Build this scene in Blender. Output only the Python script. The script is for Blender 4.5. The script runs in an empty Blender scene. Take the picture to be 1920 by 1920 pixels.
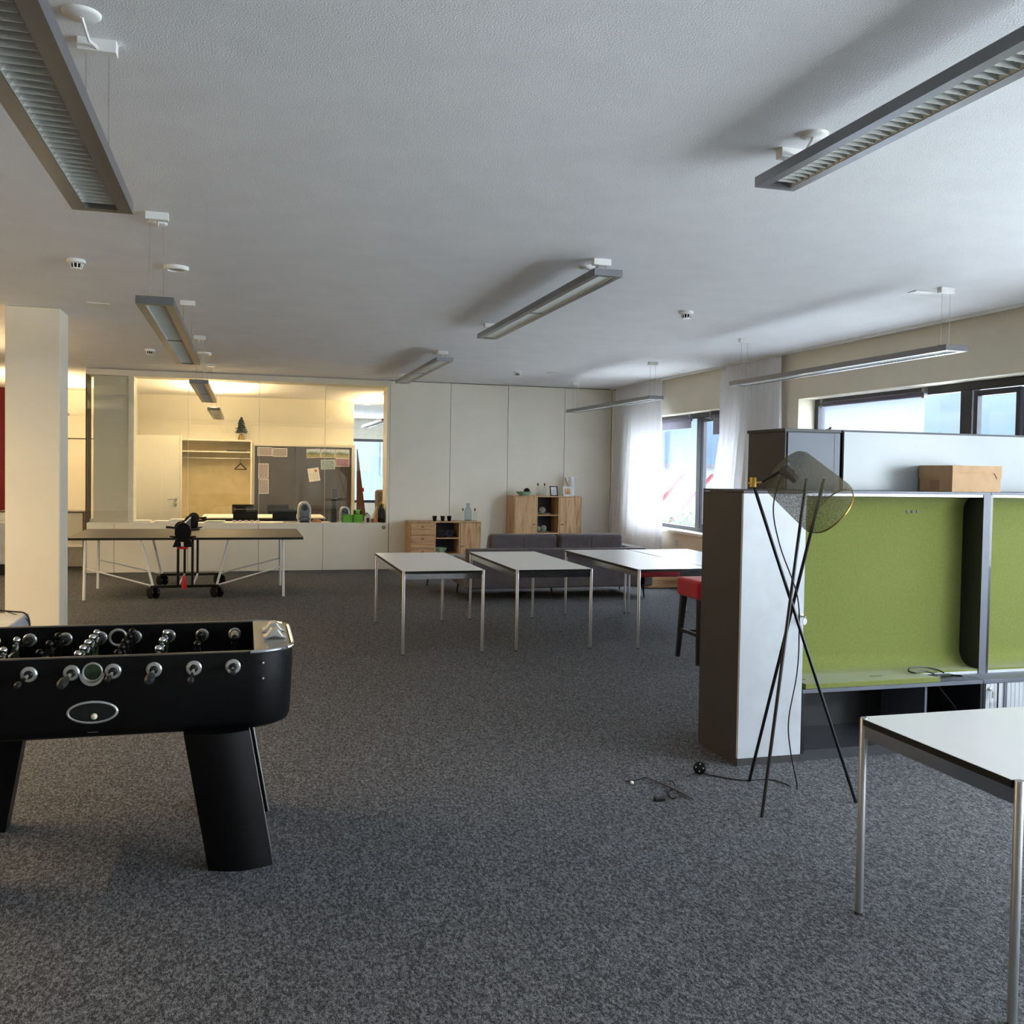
import bpy, math, random
from mathutils import Vector, Matrix
random.seed(7)
PI = math.pi
scene = bpy.context.scene
COL = scene.collection

# ---------------------------------------------------------------- camera
def make_camera():
    yaw, pitch, roll = .2757, -.02983, .0163
    cy, sy, cp, sp = math.cos(yaw), math.sin(yaw), math.cos(pitch), math.sin(pitch)
    f = Vector((sy*cp, cy*cp, sp)); r = Vector((cy, -sy, 0)); u = r.cross(f)
    c, s = math.cos(roll), math.sin(roll)
    r2 = r*c + u*s; u2 = u*c - r*s
    m = Matrix((r2, u2, -f)).transposed().to_4x4()
    m.translation = Vector((0, 0, 1.66))
    cam = bpy.data.cameras.new('camera'); o = bpy.data.objects.new('camera', cam); COL.objects.link(o)
    o.matrix_world = m
    cam.sensor_fit = 'HORIZONTAL'; cam.sensor_width = 36; cam.lens = 1775/1920*36
    cam.shift_y = -26/1920; cam.clip_start = .05; cam.clip_end = 2000
    scene.camera = o
make_camera()

# ---------------------------------------------------------------- world, daylight, exposure
scene.view_settings.view_transform = 'Standard'
scene.view_settings.look = 'None'
scene.view_settings.gamma = 1
scene.view_settings.use_curve_mapping = False
EXPOSURE = 1.32
SKY = 5.0
DAY = 1.0
scene.view_settings.exposure = EXPOSURE
w = bpy.data.worlds.new('overcast_sky'); scene.world = w; w.use_nodes = True
bg = w.node_tree.nodes['Background']; bg.inputs[0].default_value = (.80, .90, 1.0, 1); bg.inputs[1].default_value = SKY
scene.cycles.max_bounces = 9
scene.cycles.diffuse_bounces = 5
scene.cycles.adaptive_threshold = .025
scene.cycles.transparent_max_bounces = 24
scene.cycles.sample_clamp_indirect = 6
def daylight(name, loc, rot, sx, sy, power, col):
    l = bpy.data.lights.new(name, 'AREA'); l.shape = 'RECTANGLE'; l.size = sx; l.size_y = sy
    l.energy = power; l.color = col
    o = bpy.data.objects.new(name, l); COL.objects.link(o); o.location = loc; o.rotation_euler = rot
# added area lamp, boosts the daylight at the unseen part of the long window
daylight('daylight_boost', (6.72, -.6, 1.66), (0, PI/2, 0), 1.7, 6.6, 165*DAY, (.80, .90, 1))

# ---------------------------------------------------------------- materials
def lin(c):
    return tuple(((v/255/12.92) if v/255 <= .04045 else ((v/255+.055)/1.055)**2.4) for v in c)
MATS = {}
def mat(name, col, rough=.5, metal=0., bump=None, vary=None, spec=.5, coat=0., trans=0., ior=1.45, sheen=0., emit=None):
    """col sRGB 0-255; bump=(scale, strength, distance); vary=(scale, amount)"""
    if name in MATS: return MATS[name]
    m = bpy.data.materials.new(name); m.use_nodes = True; nt = m.node_tree
    b = nt.nodes['Principled BSDF']; c = lin(col)
    b.inputs['Base Color'].default_value = (*c, 1); b.inputs['Roughness'].default_value = rough
    b.inputs['Metallic'].default_value = metal; b.inputs['Specular IOR Level'].default_value = spec
    b.inputs['Coat Weight'].default_value = coat; b.inputs['Transmission Weight'].default_value = trans
    b.inputs['IOR'].default_value = ior; b.inputs['Sheen Weight'].default_value = sheen
    if emit: b.inputs['Emission Color'].default_value = (*emit[0], 1); b.inputs['Emission Strength'].default_value = emit[1]
    tc = nt.nodes.new('ShaderNodeTexCoord')
    if vary is None: vary = (6, .06)
    n = nt.nodes.new('ShaderNodeTexNoise'); n.inputs['Scale'].default_value = vary[0]; n.inputs['Detail'].default_value = 3
    nt.links.new(tc.outputs['Object'], n.inputs['Vector'])
    r = nt.nodes.new('ShaderNodeValToRGB')
    a = vary[1]
    r.color_ramp.elements[0].color = (*[v*(1-a) for v in c], 1); r.color_ramp.elements[1].color = (*[min(1, v*(1+a)) for v in c], 1)
    r.color_ramp.elements[0].position = .35; r.color_ramp.elements[1].position = .65
    nt.links.new(n.outputs[0], r.inputs[0]); nt.links.new(r.outputs[0], b.inputs['Base Color'])
    if bump:
        n2 = nt.nodes.new('ShaderNodeTexNoise'); n2.inputs['Scale'].default_value = bump[0]; n2.inputs['Detail'].default_value = 2
        nt.links.new(tc.outputs['Object'], n2.inputs['Vector'])
        bp = nt.nodes.new('ShaderNodeBump'); bp.inputs['Strength'].default_value = bump[1]; bp.inputs['Distance'].default_value = bump[2]
        nt.links.new(n2.outputs[0], bp.inputs['Height']); nt.links.new(bp.outputs[0], b.inputs['Normal'])
    MATS[name] = m
    return m

def carpet_mat():
    m = bpy.data.materials.new('carpet_loops'); m.use_nodes = True; nt = m.node_tree; L = nt.links.new
    b = nt.nodes['Principled BSDF']; b.inputs['Roughness'].default_value = .95; b.inputs['Specular IOR Level'].default_value = .2
    tc = nt.nodes.new('ShaderNodeTexCoord'); mp = nt.nodes.new('ShaderNodeMapping'); mp.inputs['Scale'].default_value = (1, .5, 1)
    L(tc.outputs['Object'], mp.inputs[0])
    n = nt.nodes.new('ShaderNodeTexNoise'); n.inputs['Scale'].default_value = 105; n.inputs['Detail'].default_value = 2; n.inputs['Roughness'].default_value = .7
    L(mp.outputs[0], n.inputs['Vector'])
    n2 = nt.nodes.new('ShaderNodeTexNoise'); n2.inputs['Scale'].default_value = 310; n2.inputs['Detail'].default_value = 1
    L(mp.outputs[0], n2.inputs['Vector'])
    mx = nt.nodes.new('ShaderNodeMath'); mx.operation = 'MULTIPLY_ADD'; mx.inputs[1].default_value = .45; L(n2.outputs[0], mx.inputs[0])
    md = nt.nodes.new('ShaderNodeMath'); md.operation = 'MULTIPLY'; md.inputs[1].default_value = .55; L(n.outputs[0], md.inputs[0]); L(md.outputs[0], mx.inputs[2])
    r = nt.nodes.new('ShaderNodeValToRGB'); e = r.color_ramp.elements
    e[0].position = .40; e[0].color = (.020, .0205, .022, 1); e[1].position = .62; e[1].color = (.235, .24, .252, 1)
    x = r.color_ramp.elements.new(.5); x.color = (.082, .084, .092, 1)
    L(mx.outputs[0], r.inputs[0]); L(r.outputs[0], b.inputs['Base Color'])
    bp = nt.nodes.new('ShaderNodeBump'); bp.inputs['Strength'].default_value = .6; bp.inputs['Distance'].default_value = .004
    L(mx.outputs[0], bp.inputs['Height']); L(bp.outputs[0], b.inputs['Normal'])
    return m

def oak_mat(name, vertical=True, dark=1.0):
    m = bpy.data.materials.new(name); m.use_nodes = True; nt = m.node_tree; L = nt.links.new
    b = nt.nodes['Principled BSDF']; b.inputs['Roughness'].default_value = .5
    tc = nt.nodes.new('ShaderNodeTexCoord'); mp = nt.nodes.new('ShaderNodeMapping')
    mp.inputs['Scale'].default_value = (14, 14, 1.2) if vertical else (1.2, 14, 14)
    L(tc.outputs['Object'], mp.inputs[0])
    n = nt.nodes.new('ShaderNodeTexNoise'); n.inputs['Scale'].default_value = 1.6; n.inputs['Detail'].default_value = 5; n.inputs['Distortion'].default_value = 1.2
    L(mp.outputs[0], n.inputs['Vector'])
    r = nt.nodes.new('ShaderNodeValToRGB'); e = r.color_ramp.elements
    def c(x): return (*[v*dark for v in lin(x)], 1)
    e[0].position = .25; e[0].color = c((120, 82, 50)); e[1].position = .62; e[1].color = c((205, 170, 126))
    x = r.color_ramp.elements.new(.40); x.color = c((186, 146, 102))
    L(n.outputs[0], r.inputs[0]); L(r.outputs[0], b.inputs['Base Color'])
    return m

def glass_mat(name, tint=(1, 1, 1), refl=1.0, ior=1.5):
    """thin pane: straight-through light with Fresnel reflection"""
    m = bpy.data.materials.new(name); m.use_nodes = True; nt = m.node_tree; L = nt.links.new
    nt.nodes.remove(nt.nodes['Principled BSDF'])
    out = nt.nodes['Material Output']; t = nt.nodes.new('ShaderNodeBsdfTransparent'); t.inputs[0].default_value = (*tint, 1)
    g = nt.nodes.new('ShaderNodeBsdfGlossy'); g.inputs['Roughness'].default_value = .0
    f = nt.nodes.new('ShaderNodeFresnel'); ge = nt.nodes.new('ShaderNodeNewGeometry')
    io = nt.nodes.new('ShaderNodeMapRange'); io.inputs[3].default_value = ior; io.inputs[4].default_value = 1/ior   # same Fresnel on both faces of the thin pane
    L(ge.outputs['Backfacing'], io.inputs[0]); L(io.outputs[0], f.inputs[0])
    k = nt.nodes.new('ShaderNodeMath'); k.operation = 'MULTIPLY'; k.inputs[1].default_value = refl; L(f.outputs[0], k.inputs[0])
    mx = nt.nodes.new('ShaderNodeMixShader'); L(k.outputs[0], mx.inputs[0]); L(t.outputs[0], mx.inputs[1]); L(g.outputs[0], mx.inputs[2])
    L(mx.outputs[0], out.inputs[0])
    return m

def sheer_mat(name, col, alpha, translucency=.5, weave=0):
    m = bpy.data.materials.new(name); m.use_nodes = True; nt = m.node_tree; L = nt.links.new
    nt.nodes.remove(nt.nodes['Principled BSDF']); out = nt.nodes['Material Output']
    d = nt.nodes.new('ShaderNodeBsdfDiffuse'); tl = nt.nodes.new('ShaderNodeBsdfTranslucent'); t = nt.nodes.new('ShaderNodeBsdfTransparent')
    for q in (d, tl): q.inputs[0].default_value = (*lin(col), 1)
    a = nt.nodes.new('ShaderNodeMixShader'); a.inputs[0].default_value = translucency; L(d.outputs[0], a.inputs[1]); L(tl.outputs[0], a.inputs[2])
    b = nt.nodes.new('ShaderNodeMixShader'); b.inputs[0].default_value = alpha; L(t.outputs[0], b.inputs[1]); L(a.outputs[0], b.inputs[2])
    if weave:
        tc = nt.nodes.new('ShaderNodeTexCoord'); n = nt.nodes.new('ShaderNodeTexVoronoi'); n.inputs['Scale'].default_value = weave
        L(tc.outputs['Object'], n.inputs['Vector'])
        mr = nt.nodes.new('ShaderNodeMapRange'); mr.inputs[1].default_value = .1; mr.inputs[2].default_value = .6
        mr.inputs[3].default_value = max(0, alpha-.3); mr.inputs[4].default_value = min(1, alpha+.3)
        L(n.outputs['Distance'], mr.inputs[0]); L(mr.outputs[0], b.inputs[0])
    L(b.outputs[0], out.inputs[0])
    return m

def picture_mat(name, kind, cols):
    m = bpy.data.materials.new(name); m.use_nodes = True; nt = m.node_tree; L = nt.links.new
    b = nt.nodes['Principled BSDF']; b.inputs['Roughness'].default_value = .5
    tc = nt.nodes.new('ShaderNodeTexCoord'); r = nt.nodes.new('ShaderNodeValToRGB')
    if kind == 'rows':
        n = nt.nodes.new('ShaderNodeTexGradient'); n.gradient_type = 'RADIAL'
        mp = nt.nodes.new('ShaderNodeMapping'); mp.inputs['Location'].default_value = (0, 0, -.05); mp.inputs['Rotation'].default_value = (PI/2, 0, 0); L(tc.outputs['Object'], mp.inputs[0]); L(mp.outputs[0], n.inputs[0])
        k = nt.nodes.new('ShaderNodeMath'); k.operation = 'MULTIPLY'; k.inputs[1].default_value = 15; L(n.outputs[1], k.inputs[0])
        f = nt.nodes.new('ShaderNodeMath'); f.operation = 'FRACT'; L(k.outputs[0], f.inputs[0]); src = f.outputs[0]
    elif kind == 'land':
        sx = nt.nodes.new('ShaderNodeSeparateXYZ'); L(tc.outputs['Object'], sx.inputs[0])
        nn = nt.nodes.new('ShaderNodeTexNoise'); nn.inputs['Scale'].default_value = 18; L(tc.outputs['Object'], nn.inputs[0])
        k = nt.nodes.new('ShaderNodeMath'); k.operation = 'MULTIPLY_ADD'; k.inputs[1].default_value = .12; L(nn.outputs[0], k.inputs[0]); L(sx.outputs[2], k.inputs[2])
        mr = nt.nodes.new('ShaderNodeMapRange'); mr.inputs[1].default_value = -.04; mr.inputs[2].default_value = .16; L(k.outputs[0], mr.inputs[0]); src = mr.outputs[0]
    else:
        nn = nt.nodes.new('ShaderNodeTexNoise'); nn.inputs['Scale'].default_value = 30; nn.inputs['Detail'].default_value = 4; L(tc.outputs['Object'], nn.inputs[0]); src = nn.outputs[0]
    e = r.color_ramp.elements
    e[0].color = (*lin(cols[0]), 1); e[1].color = (*lin(cols[-1]), 1); e[0].position = .3 if kind == 'noise' else 0; e[1].position = .7 if kind == 'noise' else 1
    for i, c in enumerate(cols[1:-1]):
        x = e.new(e[0].position+(i+1)/(len(cols)-1)*(.4 if kind == 'noise' else 1)); x.color = (*lin(c), 1)
    L(src, r.inputs[0]); L(r.outputs[0], b.inputs['Base Color'])
    return m

M_ceil = mat('rough_plaster', (236, 236, 237), .9, bump=(150, .5, .004), vary=(3, .02), spec=.2)
M_carpet = carpet_mat()
M_cream = mat('cream_panel', (238, 234, 219), .55, vary=(2, .02))
M_creamwall = mat('cream_wall', (230, 222, 202), .75, vary=(2, .02), bump=(200, .15, .002))
M_warmwhite = mat('warm_white', (236, 232, 220), .5)
M_groove = mat('groove_dark', (70, 66, 58), .9)
M_burg = mat('burgundy_wall', (110, 22, 34), .7)
M_alu = mat('aluminium_paint', (140, 141, 145), .3, .92, vary=(4, .03))
M_refl = mat('louvre_aluminium', (210, 214, 210), .25, .95, vary=(4, .02))
M_blade = mat('louvre_blade', (238, 238, 232), .45, .6, vary=(4, .02))
M_white = mat('white_plastic', (232, 232, 228), .4)
M_laminate = mat('white_laminate', (226, 227, 226), .22, vary=(3, .01))
M_black = mat('black_edge', (14, 14, 15), .45)
M_blackgloss = mat('black_satin', (5, 5, 6), .4, vary=(5, .1), spec=.28)
M_blacksteel = mat('black_steel', (18, 18, 20), .35, .3)
M_rubber = mat('black_rubber', (20, 20, 20), .6)
M_satin = mat('satin_steel', (170, 171, 174), .34, .8, vary=(3, .02))
M_chrome = mat('chrome', (205, 206, 208), .12, 1.0, vary=(3, .02))
M_steel = mat('brushed_steel', (178, 178, 176), .32, 1.0, vary=(40, .06))
M_silverp = mat('silver_plastic', (190, 190, 186), .3, .7)
M_anthr = mat('anthracite_panel', (55, 53, 54), .5, vary=(8, .05))
M_anthr2 = mat('anthracite_front', (68, 74, 86), .4, vary=(8, .04))
M_shelfgrey = mat('grey_board', (92, 96, 106), .45)
M_inner = mat('dark_interior', (26, 26, 29), .35, coat=.3)
M_plinth = mat('plinth_dark', (50, 50, 55), .5)
M_doorw = mat('white_door', (184, 188, 192), .3)
M_felt = mat('green_felt', (113, 120, 60), .95, bump=(500, .4, .002), vary=(60, .07), sheen=.2, spec=.15)
M_sofa = mat('taupe_fabric', (90, 84, 87), .9, bump=(300, .3, .003), vary=(10, .1), sheen=.15, spec=.2)
M_oak = oak_mat('oak_vertical'); M_oakh = oak_mat('oak_horizontal', False)
M_red = mat('red_fabric', (168, 22, 38), .85, bump=(300, .3, .002), sheen=.2)
M_redp = mat('red_plastic', (190, 28, 34), .4)
M_walnut = mat('dark_stained_wood', (38, 32, 31), .35)
M_card = mat('cardboard', (178, 145, 108), .8, vary=(14, .06), bump=(120, .15, .002))
M_card2 = mat('cardboard_edge', (160, 126, 92), .85)
M_frame = mat('window_frame_grey', (62, 63, 70), .4, .3)
M_blind = mat('blind_fabric', (150, 146, 158), .8)
M_glass = glass_mat('window_glass'); M_pglass = glass_mat('partition_glass', (.97, .98, .97))
M_clear = glass_mat('clear_glassware', (.93, .96, .95), 1.4)
M_smoke = glass_mat('smoky_glassware', (.22, .28, .26), 1.5)
M_curtain = sheer_mat('sheer_curtain', (240, 240, 243), .96, .24)
M_screen = sheer_mat('translucent_screen', (176, 180, 192), .5, .5, 0)
M_mesh = sheer_mat('smoked_wire_mesh', (96, 90, 70), .42, .25, 220)
M_brass = mat('brass', (170, 140, 70), .3, 1.0)
M_mint = mat('mint_ceramic', (150, 188, 160), .35)
M_celadon = mat('speckled_stone', (150, 155, 140), .6, vary=(40, .35))
M_paper = mat('white_paper', (238, 238, 236), .8)
M_lime = mat('lime_card', (110, 190, 50), .5)
M_bronzeglass = mat('dark_back_painted_glass', (84, 78, 76), .04, vary=(2, .03), spec=.6)
M_greyglass = mat('grey_back_painted_glass', (216, 212, 194), .04, vary=(2, .02), spec=.6)
M_cork = mat('cork', (120, 80, 50), .9)
M_plum = mat('board_brown', (88, 58, 34), .6)
M_leaf = mat('dark_needles', (38, 52, 34), .8)
M_burlap = mat('burlap', (150, 125, 70), .9)
M_tabletop = mat('grey_playing_top', (84, 79, 80), .55, vary=(3, .02), spec=.3)
M_field = mat('field_green', (40, 70, 36), .6)
M_cream_ball = mat('cream_ball', (220, 205, 180), .4)
M_lampglow = mat('warm_tube', (255, 225, 170), .5, emit=((1, .72, .36), 6))

# ---------------------------------------------------------------- mesh helpers
class MB:
    def __init__(s): s.v = []; s.f = []
    def add(s, vs, fs):
        o = len(s.v); s.v += [Vector(p) for p in vs]; s.f += [tuple(i+o for i in q) for q in fs]; return s
    def box(s, x0, x1, y0, y1, z0, z1):
        return s.add([(x0,y0,z0),(x1,y0,z0),(x1,y1,z0),(x0,y1,z0),(x0,y0,z1),(x1,y0,z1),(x1,y1,z1),(x0,y1,z1)],
                     [(0,3,2,1),(4,5,6,7),(0,1,5,4),(1,2,6,5),(2,3,7,6),(3,0,4,7)])
    def hexa(s, b, t):          # bottom quad, top quad (ccw from above)
        return s.add(list(b)+list(t), [(3,2,1,0),(4,5,6,7),(0,1,5,4),(1,2,6,5),(2,3,7,6),(3,0,4,7)])
    def loft(s, rings, cap=True, close=True):
        n = len(rings[0]); vs = [p for r in rings for p in r]; fs = []
        for i in range(len(rings)-1):
            for j in range(n if close else n-1):
                k = (j+1) % n
                fs.append((i*n+j, i*n+k, (i+1)*n+k, (i+1)*n+j))
        if cap: fs += [tuple(range(n))[::-1], tuple((len(rings)-1)*n+j for j in range(n))]
        return s.add(vs, fs)
    def tube(s, p, q, r, n=12, r2=None, cap=True):
        p, q = Vector(p), Vector(q); d = (q-p).normalized()
        a = d.orthogonal().normalized(); b = d.cross(a); r2 = r if r2 is None else r2
        ring = lambda c, R: [c+(a*math.cos(2*PI*i/n)+b*math.sin(2*PI*i/n))*R for i in range(n)]
        return s.loft([ring(p, r), ring(q, r2)], cap)
    def pipe(s, pts, r, n=8):
        pts = [Vector(p) for p in pts]; rings = []; a = None
        for i, p in enumerate(pts):
            d = (pts[min(i+1, len(pts)-1)]-pts[max(i-1, 0)]).normalized()
            if a is None: a = d.orthogonal().normalized()
            a = (a-d*a.dot(d)).normalized(); b = d.cross(a)
            rings.append([p+(a*math.cos(2*PI*k/n)+b*math.sin(2*PI*k/n))*r for k in range(n)])
        return s.loft(rings)
    def lathe(s, prof, c=(0,0,0), axis=(0,0,1), n=24, cap=True):
        c = Vector(c); d = Vector(axis).normalized(); a = d.orthogonal().normalized(); b = d.cross(a)
        return s.loft([[c+d*z+(a*math.cos(2*PI*i/n)+b*math.sin(2*PI*i/n))*max(r, 1e-4) for i in range(n)] for r, z in prof], cap)
    def ball(s, c, r, n=14, sc=(1,1,1)):
        c = Vector(c)
        rings = [[c+Vector((math.sin(t)*math.cos(2*PI*i/n)*r*sc[0], math.sin(t)*math.sin(2*PI*i/n)*r*sc[1], -math.cos(t)*r*sc[2])) for i in range(n)]
                 for t in [max(.02, min(PI-.02, PI*k/(n//2))) for k in range(n//2+1)]]
        return s.loft(rings)
    def prism(s, poly, ax, a, b):    # poly 2-D in the two other axes (x,y,z order)
        def P(u, v, w):
            return (w, u, v) if ax == 'x' else (u, w, v) if ax == 'y' else (u, v, w)
        return s.loft([[P(u, v, a) for u, v in poly], [P(u, v, b) for u, v in poly]])
    def ring(s, c, axis, R, r, n=28, m=8, sx=1.0):
        c = Vector(c); d = Vector(axis).normalized(); a = Vector((1,0,0)) if abs(d.x) < .9 else Vector((0,1,0)); a = (a-d*a.dot(d)).normalized(); b = d.cross(a)
        rings = []
        for i in range(n+1):
            t = 2*PI*i/n; e = a*math.cos(t)*sx+b*math.sin(t); en = (a*math.cos(t)+b*math.sin(t))
            rings.append([c+e*R+(en*math.cos(2*PI*k/m)+d*math.sin(2*PI*k/m))*r for k in range(m)])
        return s.loft(rings, cap=False)
    def build(s, name, m, parent=None, smooth=False, bevel=0., seg=2, root=None):
        me = bpy.data.meshes.new(name)
        top = parent
        off = Vector((0,0,0))
        if parent is not None:
            q = parent
            while q is not None: off += Vector(q.location); q = q.parent
        c = off
        if parent is None:
            if s.v:
                lo = Vector([min(p[i] for p in s.v) for i in range(3)]); hi = Vector([max(p[i] for p in s.v) for i in range(3)])
                c = Vector(((lo.x+hi.x)/2, (lo.y+hi.y)/2, lo.z))
        me.from_pydata([p-c for p in s.v], [], s.f); me.materials.append(m)
        import bmesh
        bm = bmesh.new(); bm.from_mesh(me); bmesh.ops.recalc_face_normals(bm, faces=bm.faces); bm.to_mesh(me); bm.free()
        o = bpy.data.objects.new(name, me); COL.objects.link(o)
        if parent is None: o.location = c
        else: o.parent = parent
        if smooth:
            for p in me.polygons: p.use_smooth = True
            try: me.set_sharp_from_angle(angle=math.radians(40))
            except Exception: pass
        if bevel:
            b = o.modifiers.new('edge', 'BEVEL'); b.width = bevel; b.segments = seg; b.limit_method = 'ANGLE'; b.angle_limit = math.radians(40)
        return o
def tag(o, label, cat, group=None, kind=None):
    if label: o['label'] = label
    if cat: o['category'] = cat
    if group: o['group'] = group
    if kind: o['kind'] = kind
    return o
def thing(name, loc, label, cat, group=None, kind=None):
    o = bpy.data.objects.new(name, None); COL.objects.link(o); o.location = loc; o.empty_display_size = .1
    return tag(o, label, cat, group, kind)
def struct(name, mb, m, parent=None, label=None, cat=None, **k):
    o = mb.build(name, m, parent, **k)
    if parent is None: o['kind'] = 'structure'; tag(o, label, cat)
    return o
def copy_tree(o, parent=None):
    c = o.copy(); COL.objects.link(c)
    if parent is not None: c.parent = parent
    for ch in list(o.children): copy_tree(ch, c)
    return c
def dup(o, loc, label, rz=None, group=None):
    c = copy_tree(o); c.location = loc; c['label'] = label
    if rz is not None: c.rotation_euler.z = rz
    if group: c['group'] = group
    return c
def B(*a): return MB().box(*a)

# ================================================================ STRUCTURE
XR, ZC, YB = 6.25, 3.09, 15.45
struct('floor', B(-8, 6.5, -4.6, 28.2, -.1, 0), M_carpet, label='dark grey speckled loop carpet floor', cat='floor')
struct('ceiling', B(-8, 6.6, -4.6, 28.2, ZC, ZC+.12), M_ceil, label='white rough plaster ceiling', cat='ceiling')
W1, W2 = (11.0, 14.6), (-4.0, 9.81)
SZ, TZ = .78, 2.545
mb = MB()
mb.box(XR, XR+.3, -4.6, 28.2, 0, SZ); mb.box(XR, XR+.3, -4.6, 28.2, TZ, ZC)
for y0, y1 in ((-4.6, W2[0]), (W2[1], W1[0]), (W1[1], 28.2)): mb.box(XR, XR+.3, y0, y1, SZ, TZ)
struct('wall_right', mb, M_creamwall, label='cream window wall with deep reveals', cat='wall')
mb = MB()
for y0, y1 in (W1, W2): mb.box(XR-.03, XR+.3, y0, y1, SZ-.03, SZ+.012)
struct('trim_1', mb, M_warmwhite, label='white window sill board', cat='sill', bevel=.004)
struct('trim_2', B(XR-.16, XR-.1, 4, 15.4, ZC-.018, ZC), M_white, label='white curtain rail along the ceiling', cat='rail')
struct('wall_left', B(-8.1, -8, -4.6, 28.2, 0, ZC), M_creamwall, label='cream wall', cat='wall')
struct('wall_front', B(-8, XR, -4.7, -4.6, 0, ZC), M_creamwall, label='cream wall behind the viewer', cat='wall')
struct('wall_far', B(-8, -2.1, 20.3, 20.4, 0, ZC), M_cream, label='cream cupboard wall of the corridor', cat='wall')
struct('wall_end', B(2.3, XR, 28.05, 28.2, 0, .62).box(2.3, XR, 28.05, 28.2, 2.5, ZC).box(2.3, 2.95, 28.05, 28.2, .62, 2.5).box(5.2, XR, 28.05, 28.2, .62, 2.5), M_warmwhite, label='far end wall with a window', cat='wall')
struct('trim_3', B(-3.9, -2.1, 20.285, 20.3, 2.13, 2.145), M_groove, label='dark joint across the corridor cupboards', cat='trim')
o = struct('wall_burgundy', B(-6.5, -4.1, 20.26, 20.3, .3, ZC), M_burg, label='burgundy painted wall panel', cat='wall')
# column
mb = MB()
c = [(-2.12, 9.64), (-1.655, 9.64), (-1.655, 10.06), (-2.12, 10.06)]
struct('column', MB().prism(c, 'z', 0, ZC), M_creamwall, label='cream square column', cat='column', bevel=.012)
# back wall panels right of the glass
seams = [2.28, 3.29, 4.28, 5.29, 6.15]
mb = MB()
for a, b in zip(seams[:-1], seams[1:]): mb.box(a+.004, b-.004, YB, YB+.05, .0, ZC-.012)
mb.box(6.16, XR, YB, YB+.05, 0, ZC-.012)
struct('wall_back', mb, M_cream, label='cream panelled back wall with dark vertical joints', cat='wall')
struct('wall_back_core', B(2.27, XR, YB+.03, YB+.5, 0, ZC), M_groove, label='dark joint backing of the panelled wall', cat='wall')
struct('trim_4', B(6.26-.1, 6.2, YB-.04, YB, 0, .77), M_oakh, label='small oak post by the curtain', cat='post')
# low wall under the glass, fascia above
mb = MB(); bs = [-2.29, -1.9, -.84, .22, 1.22, 2.275]
for a, b in zip(bs[:-1], bs[1:]): mb.box(a+.003, b-.003, YB, YB+.03, 0, .735)
struct('wall_parapet', mb, M_cream, label='cream panelled low wall under the glass partition', cat='wall')
struct('wall_parapet_core', B(-2.285, 2.27, YB+.012, YB+.42, 0, .735), M_groove, label='dark joint backing of the low wall', cat='wall')
struct('trim_5', B(-2.29, 2.275, YB, YB+.44, .735, .76), M_warmwhite, label='cream sill shelf of the glass partition', cat='sill', bevel=.003)
struct('trim_6', B(-2.3, 2.28, YB-.005, YB+.44, ZC-.1, ZC-.008), M_creamwall, label='fascia above the glass partition', cat='trim')
struct('trim_7', B(2.235, 2.279, YB+.002, YB+.44, .76, ZC-.1), M_cream, label='cream jamb at the glass partition', cat='jamb')
struct('trim_8', B(-1.705, -1.63, YB+.03, YB+.42, .76, ZC-.1), M_warmwhite, label='pale post behind the glass', cat='post')
struct('wall_glazed_panel', B(-2.2, -1.706, YB+.06, YB+.1, .76, ZC-.1), M_greyglass, label='grey reflective panel behind the end pane', cat='panel')
struct('trim_9', B(-2.3, -2.286, YB-.01, YB+.44, 0, ZC-.09), M_groove, label='dark edge of the glass partition', cat='trim')
root = thing('window_3', (0, YB, .76), 'frameless glass partition of tall panes above the low wall', 'glass partition', kind='structure')
gs = [-2.283, -1.66, -.84, .22, 1.24, 2.235]
for a, b in zip(gs[:-1], gs[1:]): B(a+.002, b-.002, YB+.008, YB+.02, .76, ZC-.1).build('pane', M_pglass, root)
for x in gs[2:-1]: B(x-.003, x+.003, YB+.004, YB+.022, .76, ZC-.1).build('joint', M_white, root)
# side wall and far wall of the office behind the glass
struct('wall_office_side', B(-2.17, -2.07, YB+.44, 20.7, 0, ZC), M_cream, label='cream side wall of the office behind the glass', cat='wall')
struct('wall_office_back', B(-2.1, 2.27, 20.7, 20.8, 0, ZC), M_cream, label='cream back wall of the office behind the glass', cat='wall')
struct('trim_10', B(-1.9, 2.26, 20.694, 20.7, 2.585, 2.592), M_creamwall, label='thin joint high on the office wall', cat='trim')

# windows
def window(name, y0, y1, mulls, label, sash=()):
    x = 6.47
    r = thing(name, (x, (y0+y1)/2, SZ), label, 'window', kind='structure')
    f = MB(); d = (x, x+.08)
    f.box(*d, y0, y1, SZ+.012, SZ+.07); f.box(*d, y0, y1, TZ-.08, TZ); f.box(*d, y0, y0+.07, SZ+.07, TZ-.08); f.box(*d, y1-.07, y1, SZ+.07, TZ-.08)
    for m in mulls: f.box(x-.02, x+.08, m-.07, m+.07, SZ+.07, TZ-.08)
    f.build('frame', M_frame, r, bevel=.004)
    ys = [y0+.07]+[v for m in sorted(mulls) for v in (m-.07, m+.07)]+[y1-.07]
    for k in range(0, len(ys), 2):
        B(x+.04, x+.05, ys[k], ys[k+1], SZ+.07, TZ-.08).build('pane', M_glass, r)
    for a, b in sash:
        s = MB(); z0, z1 = SZ+.08, TZ-.09
        for q in ((a, a+.05, z0, z1), (b-.05, b, z0, z1), (a+.05, b-.05, z0, z0+.05), (a+.05, b-.05, z1-.05, z1)):
            s.box(x-.025, x+.03, *q)
        so = s.build('sash', M_frame, r, bevel=.004)
    return r
w1 = window('window_1', W1[0], W1[1], (12.72,), 'window between the two sheer curtains', sash=((11.4, 12.62),))
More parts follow.
